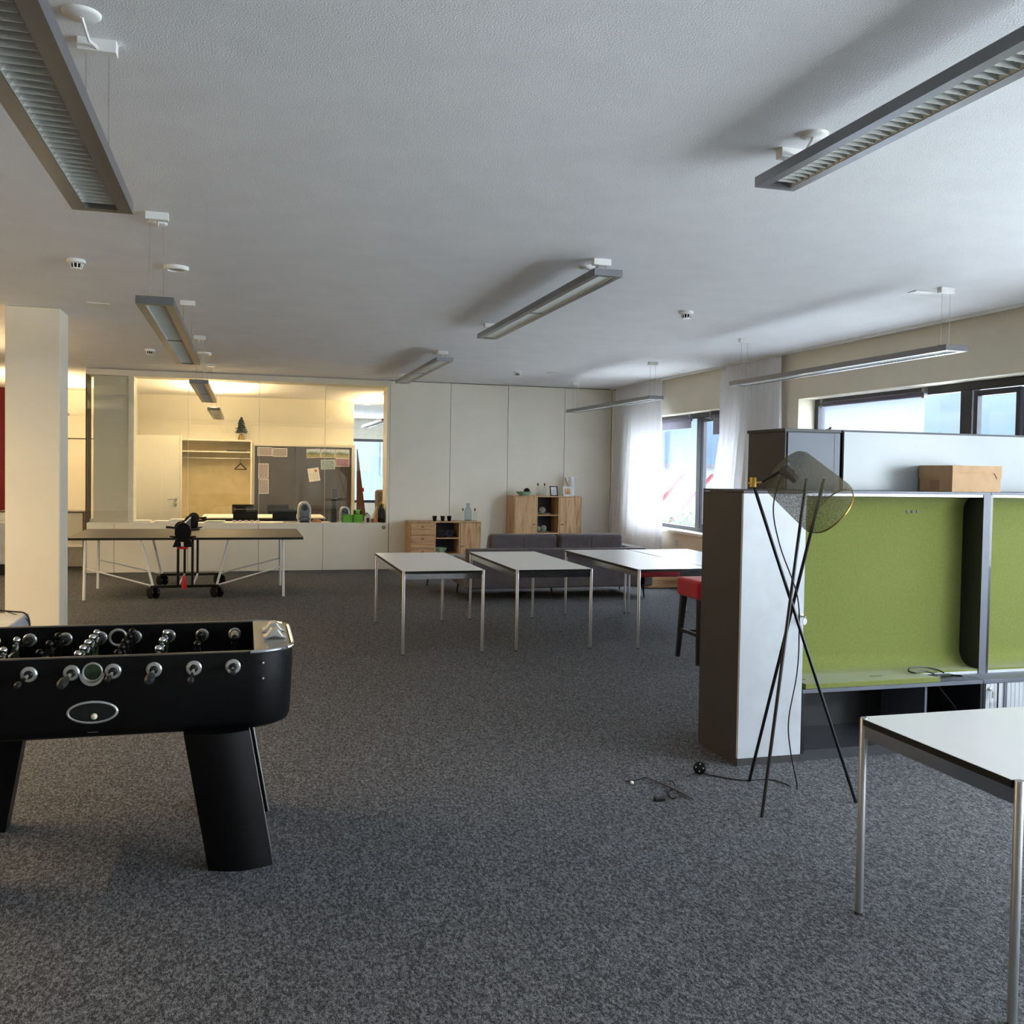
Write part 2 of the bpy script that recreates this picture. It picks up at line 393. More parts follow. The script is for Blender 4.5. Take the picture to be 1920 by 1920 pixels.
w2 = window('window_2', W2[0], W2[1], (7.35, 6.6, 3.4, .2, -2.2), 'long strip window above the white panel', sash=((6.7, 7.25),))
B(6.41, 6.45, 12.4, 12.43, 1.15, 1.3).build('handle', M_alu, w1)
window2 = thing('window_4', (4.1, 28.1, .62), 'window with a building behind seen through the office', 'window', kind='structure')
f = MB()
for q in ((2.95, 5.2, .62, .7), (2.95, 5.2, 2.42, 2.5), (2.95, 3.02, .7, 2.42), (5.13, 5.2, .7, 2.42)): f.box(q[0], q[1], 28.06, 28.14, q[2], q[3])
f.build('frame', M_frame, window2); B(3.02, 5.13, 28.09, 28.1, .7, 2.42).build('pane', M_glass, window2)

# ================================================================ OUTSIDE
struct('ground_outside', B(7.5, 260, -60, 300, -3.3, -3.2), mat('pale_paving', (222, 224, 224), .9), label='pale paved ground outside', cat='ground')
mb = MB(); N = 60; rg = []
rnd = random.Random(3)
for i in range(N+1):
    t = i/N; ang = .05+t*1.5
    h = 27+1.6*math.sin(t*37)+rnd.uniform(-1.2, 1.2)+(9 if t < .38 else 0)
    d = 240
    x, y = math.sin(ang), math.cos(ang)
    rg.append([(x*d, y*d, -3.2), (x*(d+25), y*(d+25), h*.45), (x*(d+60), y*(d+60), h), (x*(d+130), y*(d+130), h*.6), (x*(d+160), y*(d+160), -3.2)])
mb.loft(rg, cap=True)
struct('hills_outside', mb, mat('hazy_blue_forest', (46, 62, 76), .95, vary=(.08, .12)), label='hazy blue wooded hills', cat='hills', smooth=True)  # distance haze is painted in as a bluish-grey base colour
r = thing('neighbour_building', (30, 42, -3.2), 'low white building with red diagonal bars seen through the curtained window', 'building')
B(14, 55, 42, 60, -3.2, 1.9).build('facade', mat('white_render', (112, 116, 122), .8), r)
B(13.6, 55.4, 41.7, 60.3, 1.9, 2.1).build('roof_edge', M_frame, r)
mr = mat('red_bar', (110, 28, 36), .7)
for k in range(14):
    x = 15+k*1.5
    MB().hexa([(x, 41.9, -1.0), (x+.18, 41.9, -1.0), (x+.18, 41.98, -1.0), (x, 41.98, -1.0)], [(x+2.5, 41.9, 1.6), (x+2.68, 41.9, 1.6), (x+2.68, 41.98, 1.6), (x+2.5, 41.98, 1.6)]).build('diagonal_bar', mr, r)
r = thing('pale_building', (8, 52, -3.2), 'pale building with a slatted window seen through the office end window', 'building')
B(2.0, 11.5, 46, 60, -3.2, 4.5).build('facade', mat('pale_blue_render', (84, 94, 108), .8), r)
fw = B(6.3, 8.6, 45.95, 46.02, 1.3, 3.2).build('window', mat('slatted_blue_window', (56, 78, 88), .4, vary=(2, .3)), r)
sl = MB()
for k in range(9): sl.box(6.35+k*.25, 6.42+k*.25, 45.9, 45.95, 1.3, 3.2)
sl.build('slat', mat('white_slat', (100, 108, 112), .7), fw)
def leafy(name, c, rad, n, label, seed):
    rr = random.Random(seed); r = thing(name, (c[0], c[1], -3.2), label, 'tree')
    mb = MB()
    for _ in range(n):
        while True:
            p = Vector((rr.uniform(-1, 1), rr.uniform(-1, 1), rr.uniform(-1, 1)))
            if p.length < 1: break
        p = Vector((p.x*rad[0], p.y*rad[0], p.z*rad[1]))+Vector(c)
        a = Vector((rr.uniform(-1, 1), rr.uniform(-1, 1), rr.uniform(-1, 1))).normalized(); b = a.orthogonal()
        s = rr.uniform(.08, .17)
        mb.add([p-a*s, p+b*s*.6, p+a*s, p-b*s*.6], [(0, 1, 2, 3)])
    mb.build('foliage', mat('light_foliage', (72, 96, 62), .7, vary=(2, .4)), r)
    MB().tube((c[0], c[1], -3.2), (c[0], c[1], c[2]), .14, 8, .05).build('trunk', M_walnut, r)
leafy('birch_tree', (15.9, 32, -1.7), (1.35, 2.1), 1500, 'light green tree in front of the red barred building', 5)
leafy('young_tree', (18.9, 32.5, -.9), (.9, 1.9), 500, 'smaller tree beside the sliding sash, outside', 6)

# ================================================================ CURTAINS AND BLINDS
def curtain(label, ytop, ybot, n, seed, cat='curtain'):
    rr = random.Random(seed); rows = []
    zs = [ZC-.02-i*(ZC-.05)/14 for i in range(15)]
    ph = [rr.uniform(0, 6) for _ in range(4)]; K = n*8
    for z in zs:
        t = (zs[0]-z)/(zs[0]-zs[-1]); y0 = ytop[0]+(ybot[0]-ytop[0])*t; y1 = ytop[1]+(ybot[1]-ytop[1])*t; row = []
        for i in range(K+1):
            s = i/K; am = .018+.028*min(1, t*2)
            x = XR-.13+am*math.sin(2*PI*n*s*(1-.12*t)+ph[0]+.8*math.sin(5*s+ph[1]))+.015*math.sin(2*PI*n*.37*s+ph[2]+t)
            row.append((x, y0+(y1-y0)*s, z))
        rows.append(row)
    r = thing('sheer_curtain', (XR-.13, (ytop[0]+ytop[1])/2, .03), label, cat, 'sheer curtains at the windows')
    MB().loft(rows, cap=False, close=False).build('drape', M_curtain, r, smooth=True)
    h = MB().loft([[(p[0]-.006, p[1], p[2]+.0) for p in rows[0]], [(p[0]-.006, p[1], p[2]-.06) for p in rows[0]]], cap=False, close=False)
    h.build('heading_tape', M_curtain, r)
curtain('sheer white curtain in the corner by the panelled wall', (13.32, 15.2), (13.25, 15.35), 15, 1)
curtain('sheer white curtain on the pier between the windows', (10.0, 11.4), (9.92, 11.8), 12, 2)
def blind(label, y0, y1, drop, M, z=2.47, rad=.028):
    r = thing('roller_blind', (6.40, (y0+y1)/2, z), label, 'blind', 'roller blinds on the windows')
    MB().tube((6.40, y0, z), (6.40, y1, z), rad, 14).build('roller', mat('plum_roller', (88, 82, 96), .6), r, smooth=True)
    B(6.42, 6.424, y0+.02, y1-.02, z-drop, z).build('screen', M, r)
    for y in (y0, y1): B(6.38, 6.42, y-.02, y+.02, z-.04, z+.06).build('bracket', M_alu, r)
blind('roller blind with a lowered translucent screen above the grey cabinet', 7.85, 9.55, 1.5, M_screen)
blind('roller blind at the second light of the strip window', 5.0, 6.5, 1.2, M_blind)
blind('short roller blind beside the corner curtain', 12.9, 14.4, .14, M_blind)
blind('short roller blind beside the pier curtain', 11.1, 12.25, .26, M_blind)

# ================================================================ CEILING FITTINGS
def lamp(loc, drop, label, half=1.635, y_boxes=(-1.5, 1.5), roses=True, lit=False):
    """loc = (x, y, ceiling z); drop = distance from ceiling to the underside"""
    x, y, z = loc; zb = z-drop; zt = zb+.045
    r = thing('pendant_lamp', (x, y, z), label, 'lamp', 'long aluminium office pendant lamps')
    h = MB(); W, s = .1, .054; y0, y1 = y-half, y+half
    h.box(x-W, x-s, y0, y1, zb, zt); h.box(x+s, x+W, y0, y1, zb, zt)
    h.box(x-s, x+s, y0, y0+.04, zb, zt); h.box(x-s, x+s, y1-.04, y1, zb, zt); h.box(x-s, x+s, y0+.04, y1-.04, zt-.004, zt)
    h.build('housing', M_alu, r)
    q = MB(); n = 5
    prof = [(-s+.001, zb+.002), (-s*.85, zb+.018), (-s*.45, zb+.034), (0, zb+.039), (s*.45, zb+.034), (s*.85, zb+.018), (s-.001, zb+.002)]
    q.loft([[(x+a, yy, b) for a, b in prof] for yy in (y0+.041, y1-.041)], cap=False, close=False)
    q.build('reflector', M_refl, r, smooth=True)
    l = MB(); k = int((2*half-.1)/.045)
    for i in range(k):
        yy = y0+.06+i*.045
        l.add([(x-s+.002, yy, zb+.003), (x+s-.002, yy, zb+.003), (x+s*.8, yy+.004, zb+.024), (x-s*.8, yy+.004, zb+.024),
               (x-s+.002, yy+.002, zb+.003), (x+s-.002, yy+.002, zb+.003), (x+s*.8, yy+.006, zb+.024), (x-s*.8, yy+.006, zb+.024)],
              [(0, 1, 2, 3), (7, 6, 5, 4), (0, 4, 5, 1), (2, 6, 7, 3)])
    l.build('louvre', M_blade, r)
    B(x-s, x+s, y-.012, y+.012, zb+.001, zb+.02).build('cross_bar', M_alu, r)
    for sy in y_boxes:
        b = B(x-.062, x+.062, y+sy-.025, y+sy+.025, z-.042, z).build('ceiling_box', M_white, r, bevel=.002)
        for dx in (-.036, .036):
            MB().tube((x+dx, y+sy, z-.042), (x+dx, y+sy, zt), .0016, 6).build('suspension_wire', M_steel, r)
        B(x-.055, x+.055, y+sy-.014, y+sy+.014, zt, zt+.012).build('wire_clip', M_alu, r)
    if roses:
        yy = y+y_boxes[roses-1]; dr = -.2 if roses == 2 else .24
        MB().lathe([(0, -.012), (.05, -.012), (.058, -.006), (.06, 0)], (x-.02, yy+dr, z), (0, 0, 1), 24).build('ceiling_rose', M_white, r, smooth=True)
        MB().pipe([(x-.02, yy+dr, z-.012), (x-.01, yy+dr*.6, z-.05), (x, yy+dr*.2, z-.035), (x, yy, z-.03)], .006, 6).build('cord', M_white, r)
    if lit:
        B(x-.05, x+.05, y0+.1, y1-.1, zt+.001, zt+.008).build('light_strip', M_lampglow, r)
        a = bpy.data.lights.new('lamp_glow', 'AREA'); a.shape = 'RECTANGLE'; a.size = .1; a.size_y = 2*half-.2; a.energy = lit*(.6 if y < 8 else 1); a.color = (1, .72, .38)
        ao = bpy.data.objects.new('lamp_glow', a); COL.objects.link(ao); ao.parent = r; ao.location = (0, 0, -drop+.065); ao.rotation_euler = (PI, 0, 0)
        a2 = a.copy(); a2.energy = lit*(1.5 if y < 8 else .3); a2.size = .09; do = bpy.data.objects.new('lamp_downlight', a2); COL.objects.link(do); do.parent = r; do.location = (0, 0, -drop-.002)
    return r
XA, XB_, XC_ = -.49, 2.31, 5.1
lamp((XA, 2.02, ZC), .54, 'pendant lamp nearest the viewer over the football table', roses=2)
lamp((XA, 7.29, ZC), .54, 'pendant lamp hanging before the column', roses=1)
lamp((XA, 12.6, ZC), .54, 'pendant lamp hanging over the ping pong table', roses=1)
lamp((XA, 17.8, ZC), .54, 'pendant lamp lit warm behind the glass partition', roses=1, lit=50)
lamp((XB_, 2.23, ZC), .135, 'big lamp close under the ceiling above the green niches', roses=2)
lamp((XB_, 7.54, ZC), .135, 'lamp close under the ceiling above the white tables', roses=1)
lamp((XB_, 12.85, ZC), .135, 'lamp close under the ceiling above the oak cabinets', roses=1)
lamp((XC_, 7.55, ZC), .49, 'pendant lamp along the strip window', roses=0)
lamp((XC_, 12.9, ZC), .49, 'pendant lamp by the corner curtain', roses=0)
lamp((2.6, 19.65, ZC), .54, 'pendant lamp lit in the bright end of the office', roses=0, lit=15)
lamp((-3.29, 17.9, ZC), .54, 'pendant lamp lit warm in the corridor', roses=0, lit=38)
lamp((-3.6, 11.5, ZC), .54, 'pendant lamp lit warm behind the column', roses=0, lit=38)
lamp((-4.2, 6.2, ZC), .54, 'pendant lamp lit warm beside the football table', roses=0, lit=62)

def smoke_detector(x, y, label):
    r = thing('smoke_detector', (x, y, ZC), label, 'smoke detector', 'white smoke detectors on the ceiling')
    MB().lathe([(.058, 0), (.062, -.006), (.062, -.022), (.05, -.028), (.02, -.028)], (x, y, ZC), n=24).build('base', M_white, r, smooth=True)
    MB().lathe([(.03, -.026), (.034, -.05), (.026, -.058), (0.002, -.06)], (x, y, ZC), n=18).build('sensor_head', M_black, r, smooth=True)
    c = MB()
    for k in range(10):
        a = 2*PI*k/10; c.tube((x+.045*math.cos(a), y+.045*math.sin(a), ZC-.026), (x+.034*math.cos(a), y+.034*math.sin(a), ZC-.062), .004, 5)
    c.lathe([(.036, -.058), (.036, -.066), (.001, -.066), (.001, -.058)], (x, y, ZC), n=18)
    c.build('cage', M_white, r)
smoke_detector(-1.152, 7.306, 'smoke detector in front of the column')
smoke_detector(-1.148, 12.65, 'small smoke detector before the glass partition')
smoke_detector(3.762, 7.713, 'smoke detector between the lamps above the tables')
smoke_detector(3.813, 13.3, 'smoke detector near the panelled wall')
def ceiling_ring(x, y, label):
    r = thing('ceiling_speaker', (x, y, ZC), label, 'ceiling speaker', 'round ceiling speakers')
    MB().lathe([(.088, 0), (.09, -.012), (.082, -.026), (.06, -.028), (.056, -.02)], (x, y, ZC), n=28, cap=False).build('rim', M_white, r, smooth=True)
    MB().lathe([(.001, -.018), (.058, -.018), (.058, -.002), (.001, -.002)], (x, y, ZC), n=28).build('cover', mat('cover_beige', (205, 200, 188), .6), r)
ceiling_ring(-.488, 7.305, 'round ceiling speaker behind the first pendant wires')
ceiling_ring(-.498, 12.72, 'round ceiling speaker before the glass partition')
for x, y, lb in ((-1.27, 9.22, 'flat ceiling plate beside the column'), (-1.273, 14.55, 'flat ceiling plate by the glass partition'), (5.04, 6.25, 'flat ceiling plate by the strip window lamp'), (4.335, 13.2, 'flat ceiling plate near the panelled wall')):
    o = B(x-.09, x+.09, y-.05, y+.05, ZC-.008, ZC).build('ceiling_plate', M_white, bevel=.003)
    tag(o, lb, 'ceiling plate', 'flat ceiling plates')

# ================================================================ WHITE CHROME TABLES
def table(x0, x1, y0, y1, label, H=.748):
    r = thing('white_table', ((x0+x1)/2, (y0+y1)/2, 0), label, 'table', 'white tables with chrome legs')
    k = .03; zt = H
    poly = [(x0+k, y0), (x1-k, y0), (x1-k, y0+k), (x1, y0+k), (x1, y1-k), (x1-k, y1-k), (x1-k, y1), (x0+k, y1), (x0+k, y1-k), (x0, y1-k), (x0, y0+k), (x0+k, y0+k)]
    MB().prism(poly, 'z', zt-.024, zt-.0015).build('edge', M_black, r)
    MB().prism([(a+(.001 if a < (x0+x1)/2 else -.001), b+(.001 if b < (y0+y1)/2 else -.001)) for a, b in poly], 'z', zt-.0015, zt).build('top', M_laminate, r)
    for a in (x0+.015, x1-.015):
        for b in (y0+.015, y1-.015):
            l = MB().lathe([(.0125, .006), (.0145, .008), (.0145, zt-.002), (.0125, zt+.001)], (a, b, 0), n=18).build('leg', M_satin, r, smooth=True)
            MB().lathe([(.015, 0), (.016, .003), (.012, .008)], (a, b, 0), n=14).build('glide', M_rubber, l)
    q = MB(); z0, z1 = zt-.075, zt-.028
    q.box(x0+.028, x1-.028, y0+.008, y0+.022, z0, z1).box(x0+.028, x1-.028, y1-.022, y1-.008, z0, z1)
    q.box(x0+.008, x0+.022, y0+.028, y1-.028, z0, z1).box(x1-.022, x1-.008, y0+.028, y1-.028, z0, z1)
    q.build('apron', M_chrome, r)
    return r
table(2.24, 4.0, 2.285, 3.06, 'white table with chrome legs nearest the viewer, beside the green niches')
table(1.35, 2.105, 8.29, 10.13, 'white chrome table nearest the ping pong table')
table(2.395, 3.145, 8.28, 10.16, 'white chrome table in the middle of the row, before the sofa')
table(3.555, 4.321, 8.18, 10.3, 'white chrome table with its long edge against a twin table')
table(4.339, 5.105, 8.18, 10.3, 'white chrome table half hidden behind the shelving')

# ================================================================ FOOTBALL TABLE
FX, FY = -.575, 4.455
def rrect(hx, hy, rad, z, n=8, cx=FX, cy=FY):
    pts = []
    for sx, sy, a0 in ((1, -1, -PI/2), (1, 1, 0), (-1, 1, PI/2), (-1, -1, PI)):
        for i in range(n+1):
            a = a0+PI/2*i/n; pts.append((cx+sx*(hx-rad)+rad*math.cos(a), cy+sy*(hy-rad)+rad*math.sin(a), z))
    return pts
ft = thing('football_table', (FX, FY, 0), 'black table football game with silver trim', 'football table')
HX, HY = .785, .405
body = MB()
outer = [rrect(HX-.05, HY-.03, .15, .562), rrect(HX-.02, HY-.012, .165, .575), rrect(HX-.012, HY-.004, .17, .60), rrect(HX-.002, HY, .18, .80), rrect(HX-.004, HY, .18, .886)]
IX, IY = .62, .383
n8 = len(outer[0])
inner = []
for p in outer[0]:
    inner.append((max(FX-IX, min(FX+IX, p[0])), max(FY-IY, min(FY+IY, p[1]))))
# snap the inner loop to a rectangle
def inrect(hx, hy, z):
    pts = []
    for sx, sy in ((1, -1), (1, 1), (-1, 1), (-1, -1)):
        for i in range(9): pts.append((FX+sx*hx, FY+sy*hy, z))
    # spread the 9 points a hair so that faces stay valid
    return pts
body.loft(outer+[inrect(IX, IY, .886), inrect(IX, IY, .74)], cap=True)
body.build('cabinet', M_blackgloss, ft, smooth=True)
B(FX-IX, FX+IX, FY-IY, FY+IY, .741, .745).build('playfield', M_field, ft)
for sx in (-1, 1):
    xi = FX+sx*IX; ends = [p for p in rrect(HX-.014, HY-.012, .17, 0) if (p[0]-FX)*sx > IX]
    pl = [(p[0], p[1]) for p in ends]
    ys = [min(p[1] for p in pl), max(p[1] for p in pl)]
    pl = sorted(pl, key=lambda p: math.atan2(p[1]-FY, (p[0]-xi)*sx+.001))
    MB().prism([(xi, ys[0])]+pl+[(xi, ys[1])], 'z', .886, .8905).build('end_plate', M_steel, ft)
    rim = [(p[0], p[1], .886) for p in sorted([q for q in rrect(HX-.002, HY, .18, 0, 14) if (q[0]-FX)*sx > IX-.02], key=lambda p: math.atan2(p[1]-FY, (p[0]-xi)*sx+.001))]
    MB().pipe(rim, .009, 8).build('chrome_lip', M_chrome, ft, smooth=True)
for sy in (-1, 1):
    B(FX-IX, FX+IX, FY+sy*.394-.011, FY+sy*.394+.011, .886, .892).build('side_rail', mat('rail_strip', (92, 86, 80), .4, .4), ft, bevel=.002)
# bridge-like goal counter on the visible end plate
for sx in (-1, 1):
    cx = FX+sx*.71
    for dy in (-.09, .09):
        g = MB()
        arch = [(-.05, .0), (-.05, .01), (-.036, .013), (-.016, .04), (.014, .042), (.036, .013), (.05, .01), (.05, 0), (.036, 0), (0, .012), (-.036, 0)]
        g.prism([(cx+a, .8905+b) for a, b in arch], 'y', FY+dy-.04, FY+dy+.04)
        g.build('goal_counter', M_silverp, ft, bevel=.004)
for s in (-1, 1):
    for d in (-1, 1):
        y0, y1 = (FY-.44, FY-.34) if d < 0 else (FY+.19, FY+.29)
        def sec(xa, xb, z, y0=y0, y1=y1, d=d):
            pts = []
            for i in range(9):
                t = i/8; x = xa+(xb-xa)*t; b = .035*math.sin(PI*t)
                pts.append((x, (y0-b) if d < 0 else (y1+b), z))
            pts += [(xb, y1 if d < 0 else y0, z), (xa, y1 if d < 0 else y0, z)]
            return pts
        def xx(v): return FX+s*v
        t0, t1, b0, b1 = .345, .60, .445, .70
        L = MB().loft([sec(xx(b0), xx(b1), 0), sec(xx(t0), xx(t1), .57)], cap=True).build('leg', M_blackgloss, ft, smooth=True)
        ye = y1 if d < 0 else y0
        MB().tube((xx(b1-.002), ye, .002), (xx(t1-.002), ye, .565), .005, 8).build('edge_trim', M_steel, L)
# rods
def man(x, y, z, silver):
    m = MB(); m.ball((x, y, z+.045), .017, 10)
    m.loft([[(x+a*w_, y+b*d_, zz) for a, b in ((-1, -1), (1, -1), (1, 1), (-1, 1))] for zz, w_, d_ in ((z-.075, .012, .014), (z-.06, .009, .012), (z-.03, .010, .016), (z, .015, .021), (z+.024, .013, .024), (z+.031, .008, .01))])
    return m
rows = [(0, 1), (0, 2), (1, 3), (0, 5), (1, 5), (0, 3), (1, 2), (1, 1)]
ext_f = [3.92, 3.80, 3.90, 3.885, 3.89, 3.84, 3.9, 3.9]
for i in range(8):
    x = FX+.535-i*.153; z = .83; sil, cnt = rows[i]
    rod = MB().tube((x, ext_f[i]+.03, z), (x, FY+.55, z), .0075, 10).build('rod', M_chrome, ft, smooth=True)
    near = sil == 1
    if near: MB().lathe([(.010, 0), (.017, .01), (.019, .06), (.015, .1), (.011, .11)], (x, ext_f[i]-.075, z), (0, 1, 0), 14).build('handle', M_rubber, rod, smooth=True)
    else: MB().lathe([(.006, 0), (.012, .008), (.012, .03), (.009, .034)], (x, ext_f[i], z), (0, 1, 0), 12).build('end_cap', M_rubber, rod, smooth=True)
    for yy, s in ((FY-HY, -1), (FY+IY, -1)):
        be = MB().lathe([(.031, 0), (.031, .005), (.026, .010), (.017, .010), (.015, .004)], (x, yy, z), (0, s, 0), 24).build('bearing', M_silverp, rod)
        MB().lathe([(.0145, .003), (.0145, .012), (.011, .016), (.008, .016)], (x, yy, z), (0, s, 0), 16).build('bushing', M_black, rod)
    for k in range(cnt):
        yy = FY+(k-(cnt-1)/2)*(.13 if cnt == 5 else .2 if cnt == 3 else .24)
        man(x, yy, z, sil).build('player_figure', M_chrome if sil else M_blackgloss, rod, smooth=True)
    for s in (-1, 1):
        e = FY+s*(.35 if cnt < 5 else .34)
        MB().lathe([(.012, 0), (.02, .004), (.02, .02), (.012, .024)], (x, e-.012, z), (0, 1, 0), 12).build('bumper', M_cream_ball if i == 0 else M_rubber, rod, smooth=True)
# serve cup, inner serve ring, ball return
MB().ring((FX, FY-HY-.002, .83), (0, 1, 0), .035, .0045).build('serve_ring', M_silverp, ft, smooth=True)
MB().lathe([(.034, 0), (.034, .004), (.001, .004), (.001, 0)], (FX, FY-HY-.004, .83), (0, 1, 0), 24).build('serve_hole', mat('hole_green', (42, 58, 34), .3), ft)
MB().prism([(FX+.046*math.cos(a), .826+.048*math.sin(a)) for a in [PI+PI*i/12 for i in range(13)]]+[(FX+.036*math.cos(a), .826+.036*math.sin(a)) for a in [2*PI-PI*i/12 for i in range(13)]], 'y', FY-HY-.022, FY-HY-.001).build('serve_cup', M_silverp, ft)
MB().ring((FX, FY+IY-.002, .83), (0, 1, 0), .037, .007).build('serve_ring', M_silverp, ft, smooth=True)
MB().ring((FX, FY-HY+.006, .668), (0, 1, 0), .04, .008, sx=2.25).build('ball_return_ring', M_silverp, ft, smooth=True)
MB().loft([[(FX+.086*math.cos(2*PI*i/24), y, .668+.037*math.sin(2*PI*i/24)) for i in range(24)] for y in (FY-HY-.0015, FY-HY+.004)]).build('ball_return_mouth', M_black, ft)
B(FX-.02, FX+.02, FY-HY+.008, FY-HY+.012, .585, .612).build('lock_plate', M_steel, ft)
for z in (.84, .775): MB().lathe([(.006, 0), (.004, .004), (.001, .005)], (FX+.655, FY-HY+.0, z), (0, -1, 0), 10).build('screw', M_silverp, ft)
o = MB().ball((FX+.006, FY-HY-.002, .652), .013, 12).build('game_ball', M_cream_ball, smooth=True)
tag(o, 'small cream ball lying in the ball return of the football table', 'ball')

# ================================================================ PING PONG TABLE
PX, PY0, PY1 = -.70, 12.33, 14.02
pp = thing('ping_pong_table', (PX, 13.18, 0), 'folding ping pong table with dark top and white tube legs', 'ping pong table')
for s, (a, b) in ((-1, (-2.06, -.705)), (1, (-.695, .725))):
    t = B(a, b, PY0, PY1, .742, .757).build('top', M_tabletop, pp)
    e = MB().box(a, b, PY0-.004, PY0, .728, .757).box(a, b, PY1, PY1+.004, .728, .757); xo = a if s < 0 else b
    e.box(xo-.004, xo+.004, PY0, PY1, .728, .757).box(a, b, PY0, PY1, .73, .742)
    e.build('top_edge', M_black, t)
Mwt = mat('white_tube', (232, 233, 232), .35)
for y, yl in ((12.40, 12.40), (13.75, 13.52)):
    for s in (-1, 1):
        lx = -1.86 if s < 0 else .49
        MB().tube((lx, yl-.02 if y < 13 else yl, 0), (lx-.01*s, yl, .74), .017, 10).build('leg', Mwt, pp, smooth=True)
        bx = -.70+s*.375
        MB().tube((-.70+s*.52, y, .735), (bx, y, .15), .015, 10).build('strut', Mwt, pp, smooth=True)
        MB().tube((lx, yl, .385), (bx, y, .155), .010, 8).build('brace', Mwt, pp, smooth=True)
        MB().tube((-.70+s*.085, y, .14), (-.70+s*.085, y, .74), .016, 10).build('post', M_blacksteel, pp, smooth=True)
    bar = B(-.70-.40, -.70+.40, y-.015, y+.015, .13, .165).build('base_bar', M_blacksteel, pp, bevel=.004)
    for s in (-1, 1):
        bx = -.70+s*.375
        c_ = MB()
        c_.tube((bx, y, .14), (bx, y-.01, .08), .012, 8)
        cc = c_.build('castor', M_blacksteel, pp)
        for dx in (-.03, .035): MB().lathe([(.035, -.016), (.066, -.014), (.072, 0), (.066, .014), (.035, .016)], (bx+dx, y-.02, .0725), (.8, .6, 0), 20).build('wheel', mat('castor_black', (16, 17, 22), .2, coat=.5), cc, smooth=True)
for s in (-1, 1): MB().tube((-.70+s*.085, 12.4, .15), (-.70+s*.085, 13.75, .15), .013, 8).build('cross_tube', Mwt, pp, smooth=True)
MB().lathe([(.03, 0), (.034, .05), (.024, .13), (.014, .16)], (-.71, 12.37, .125), n=12).build('red_lever', M_redp, pp, smooth=True)
B(-.79, -.66, 12.22, 12.26, .625, .655).build('red_latch', M_redp, pp, bevel=.006)
for y, yy in ((12.24, 1), (14.05, -1)):
    d = MB(); prof = []
    oval = [(-.72+.095*math.cos(2*PI*i/24)*1.02, .83+.12*math.sin(2*PI*i/24)) for i in range(24)]
    d.prism(oval, 'y', y-.03, y+.05)
    hh = d.build('net_housing', M_blackgloss, pp, bevel=.01)
    q = MB()
    for s in (-1, 1):
        q.loft([[(-.72+s*.07+a*.05, y+b*.03, z) for a, b in ((-1, -1), (1, -1), (1, 1), (-1, 1))] for z in (.65, )]+[[(-.72+s*.055+a*.025, y+b*.02, .75) for a, b in ((-1, -1), (1, -1), (1, 1), (-1, 1))]])
        q.tube((-.72+s*.08, y, .77), (-.72+s*.155, y, .78), .014, 8, .006)
    q.build('net_foot', M_blackgloss, hh)
    MB().tube((-.72, y, .94), (-.72, y, .975), .012, 8).build('net_knob', M_black, hh)
MB().box(-.722, -.718, 12.29, 14.02, .765, .915).build('net', mat('net_grey', (95, 95, 100), .8), pp)
MB().box(-.726, -.714, 12.29, 14.02, .915, .93).build('net_tape', M_white, pp)
# bats resting in the holders
def bat(x, y, z, ang, label, m):
    r = thing('ping_pong_bat', (x, y, z), label, 'ping pong bat', 'ping pong bats held at the net')
    s = 1 if ang > 0 else -1
    MB().loft([[(x+.075*math.cos(2*PI*i/20), y+.008*k, z+.08*math.sin(2*PI*i/20)) for i in range(20)] for k in (-1, 1)]).build('blade', m, r)
    MB().tube((x+s*.07, y, z), (x+s*.17, y, z+.01), .013, 8, .015).build('handle', M_walnut, r)
bat(-.75, 12.30, .88, -1, 'bat handle pointing to the column, at the near net end', M_black)
bat(-.70, 12.315, .855, 1, 'bat handle pointing to the white tables, at the near net end', M_redp)
bat(-.70, 13.96, .87, 1, 'lower bat at the far net end', M_black)
bat(-.68, 13.98, .91, 1, 'upper bat at the far net end', M_walnut)

# ================================================================ SHELVING WITH GREEN NICHES
Y0 = 4.765
r = thing('tall_cabinet', (2.9, 5.0, 0), 'tall cabinet with white door and anthracite sides at the end of the green niches', 'cabinet')
x0, x1, y1, H = 2.70, 3.106, 5.25, 1.566
B(x0+.002, x1-.002, Y0+.004, y1-.002, 0, .04).build('plinth', M_anthr, r)
B(x0, x1, Y0+.022, y1, .04, H-.016).build('body', M_anthr, r, bevel=.001)
B(x0, x1, Y0, y1, H-.014, H).build('top_panel', M_anthr, r, bevel=.001)
d = B(x0+.001, x1-.001, Y0, Y0+.02, .043, H-.016).build('door', M_doorw, r, bevel=.0015)
k = MB().lathe([(.012, 0), (.012, .012), (.004, .014)], (3.085, Y0, .85), (0, -1, 0), 14).build('lock', M_silverp, d)
MB().box(3.082, 3.088, Y0-.05, Y0-.014, .845, .852).prism([(3.085+.014*math.cos(2*PI*i/10), .822+.02*math.sin(2*PI*i/10)) for i in range(10)], 'y', Y0-.045, Y0-.04).build('key', M_steel, d)

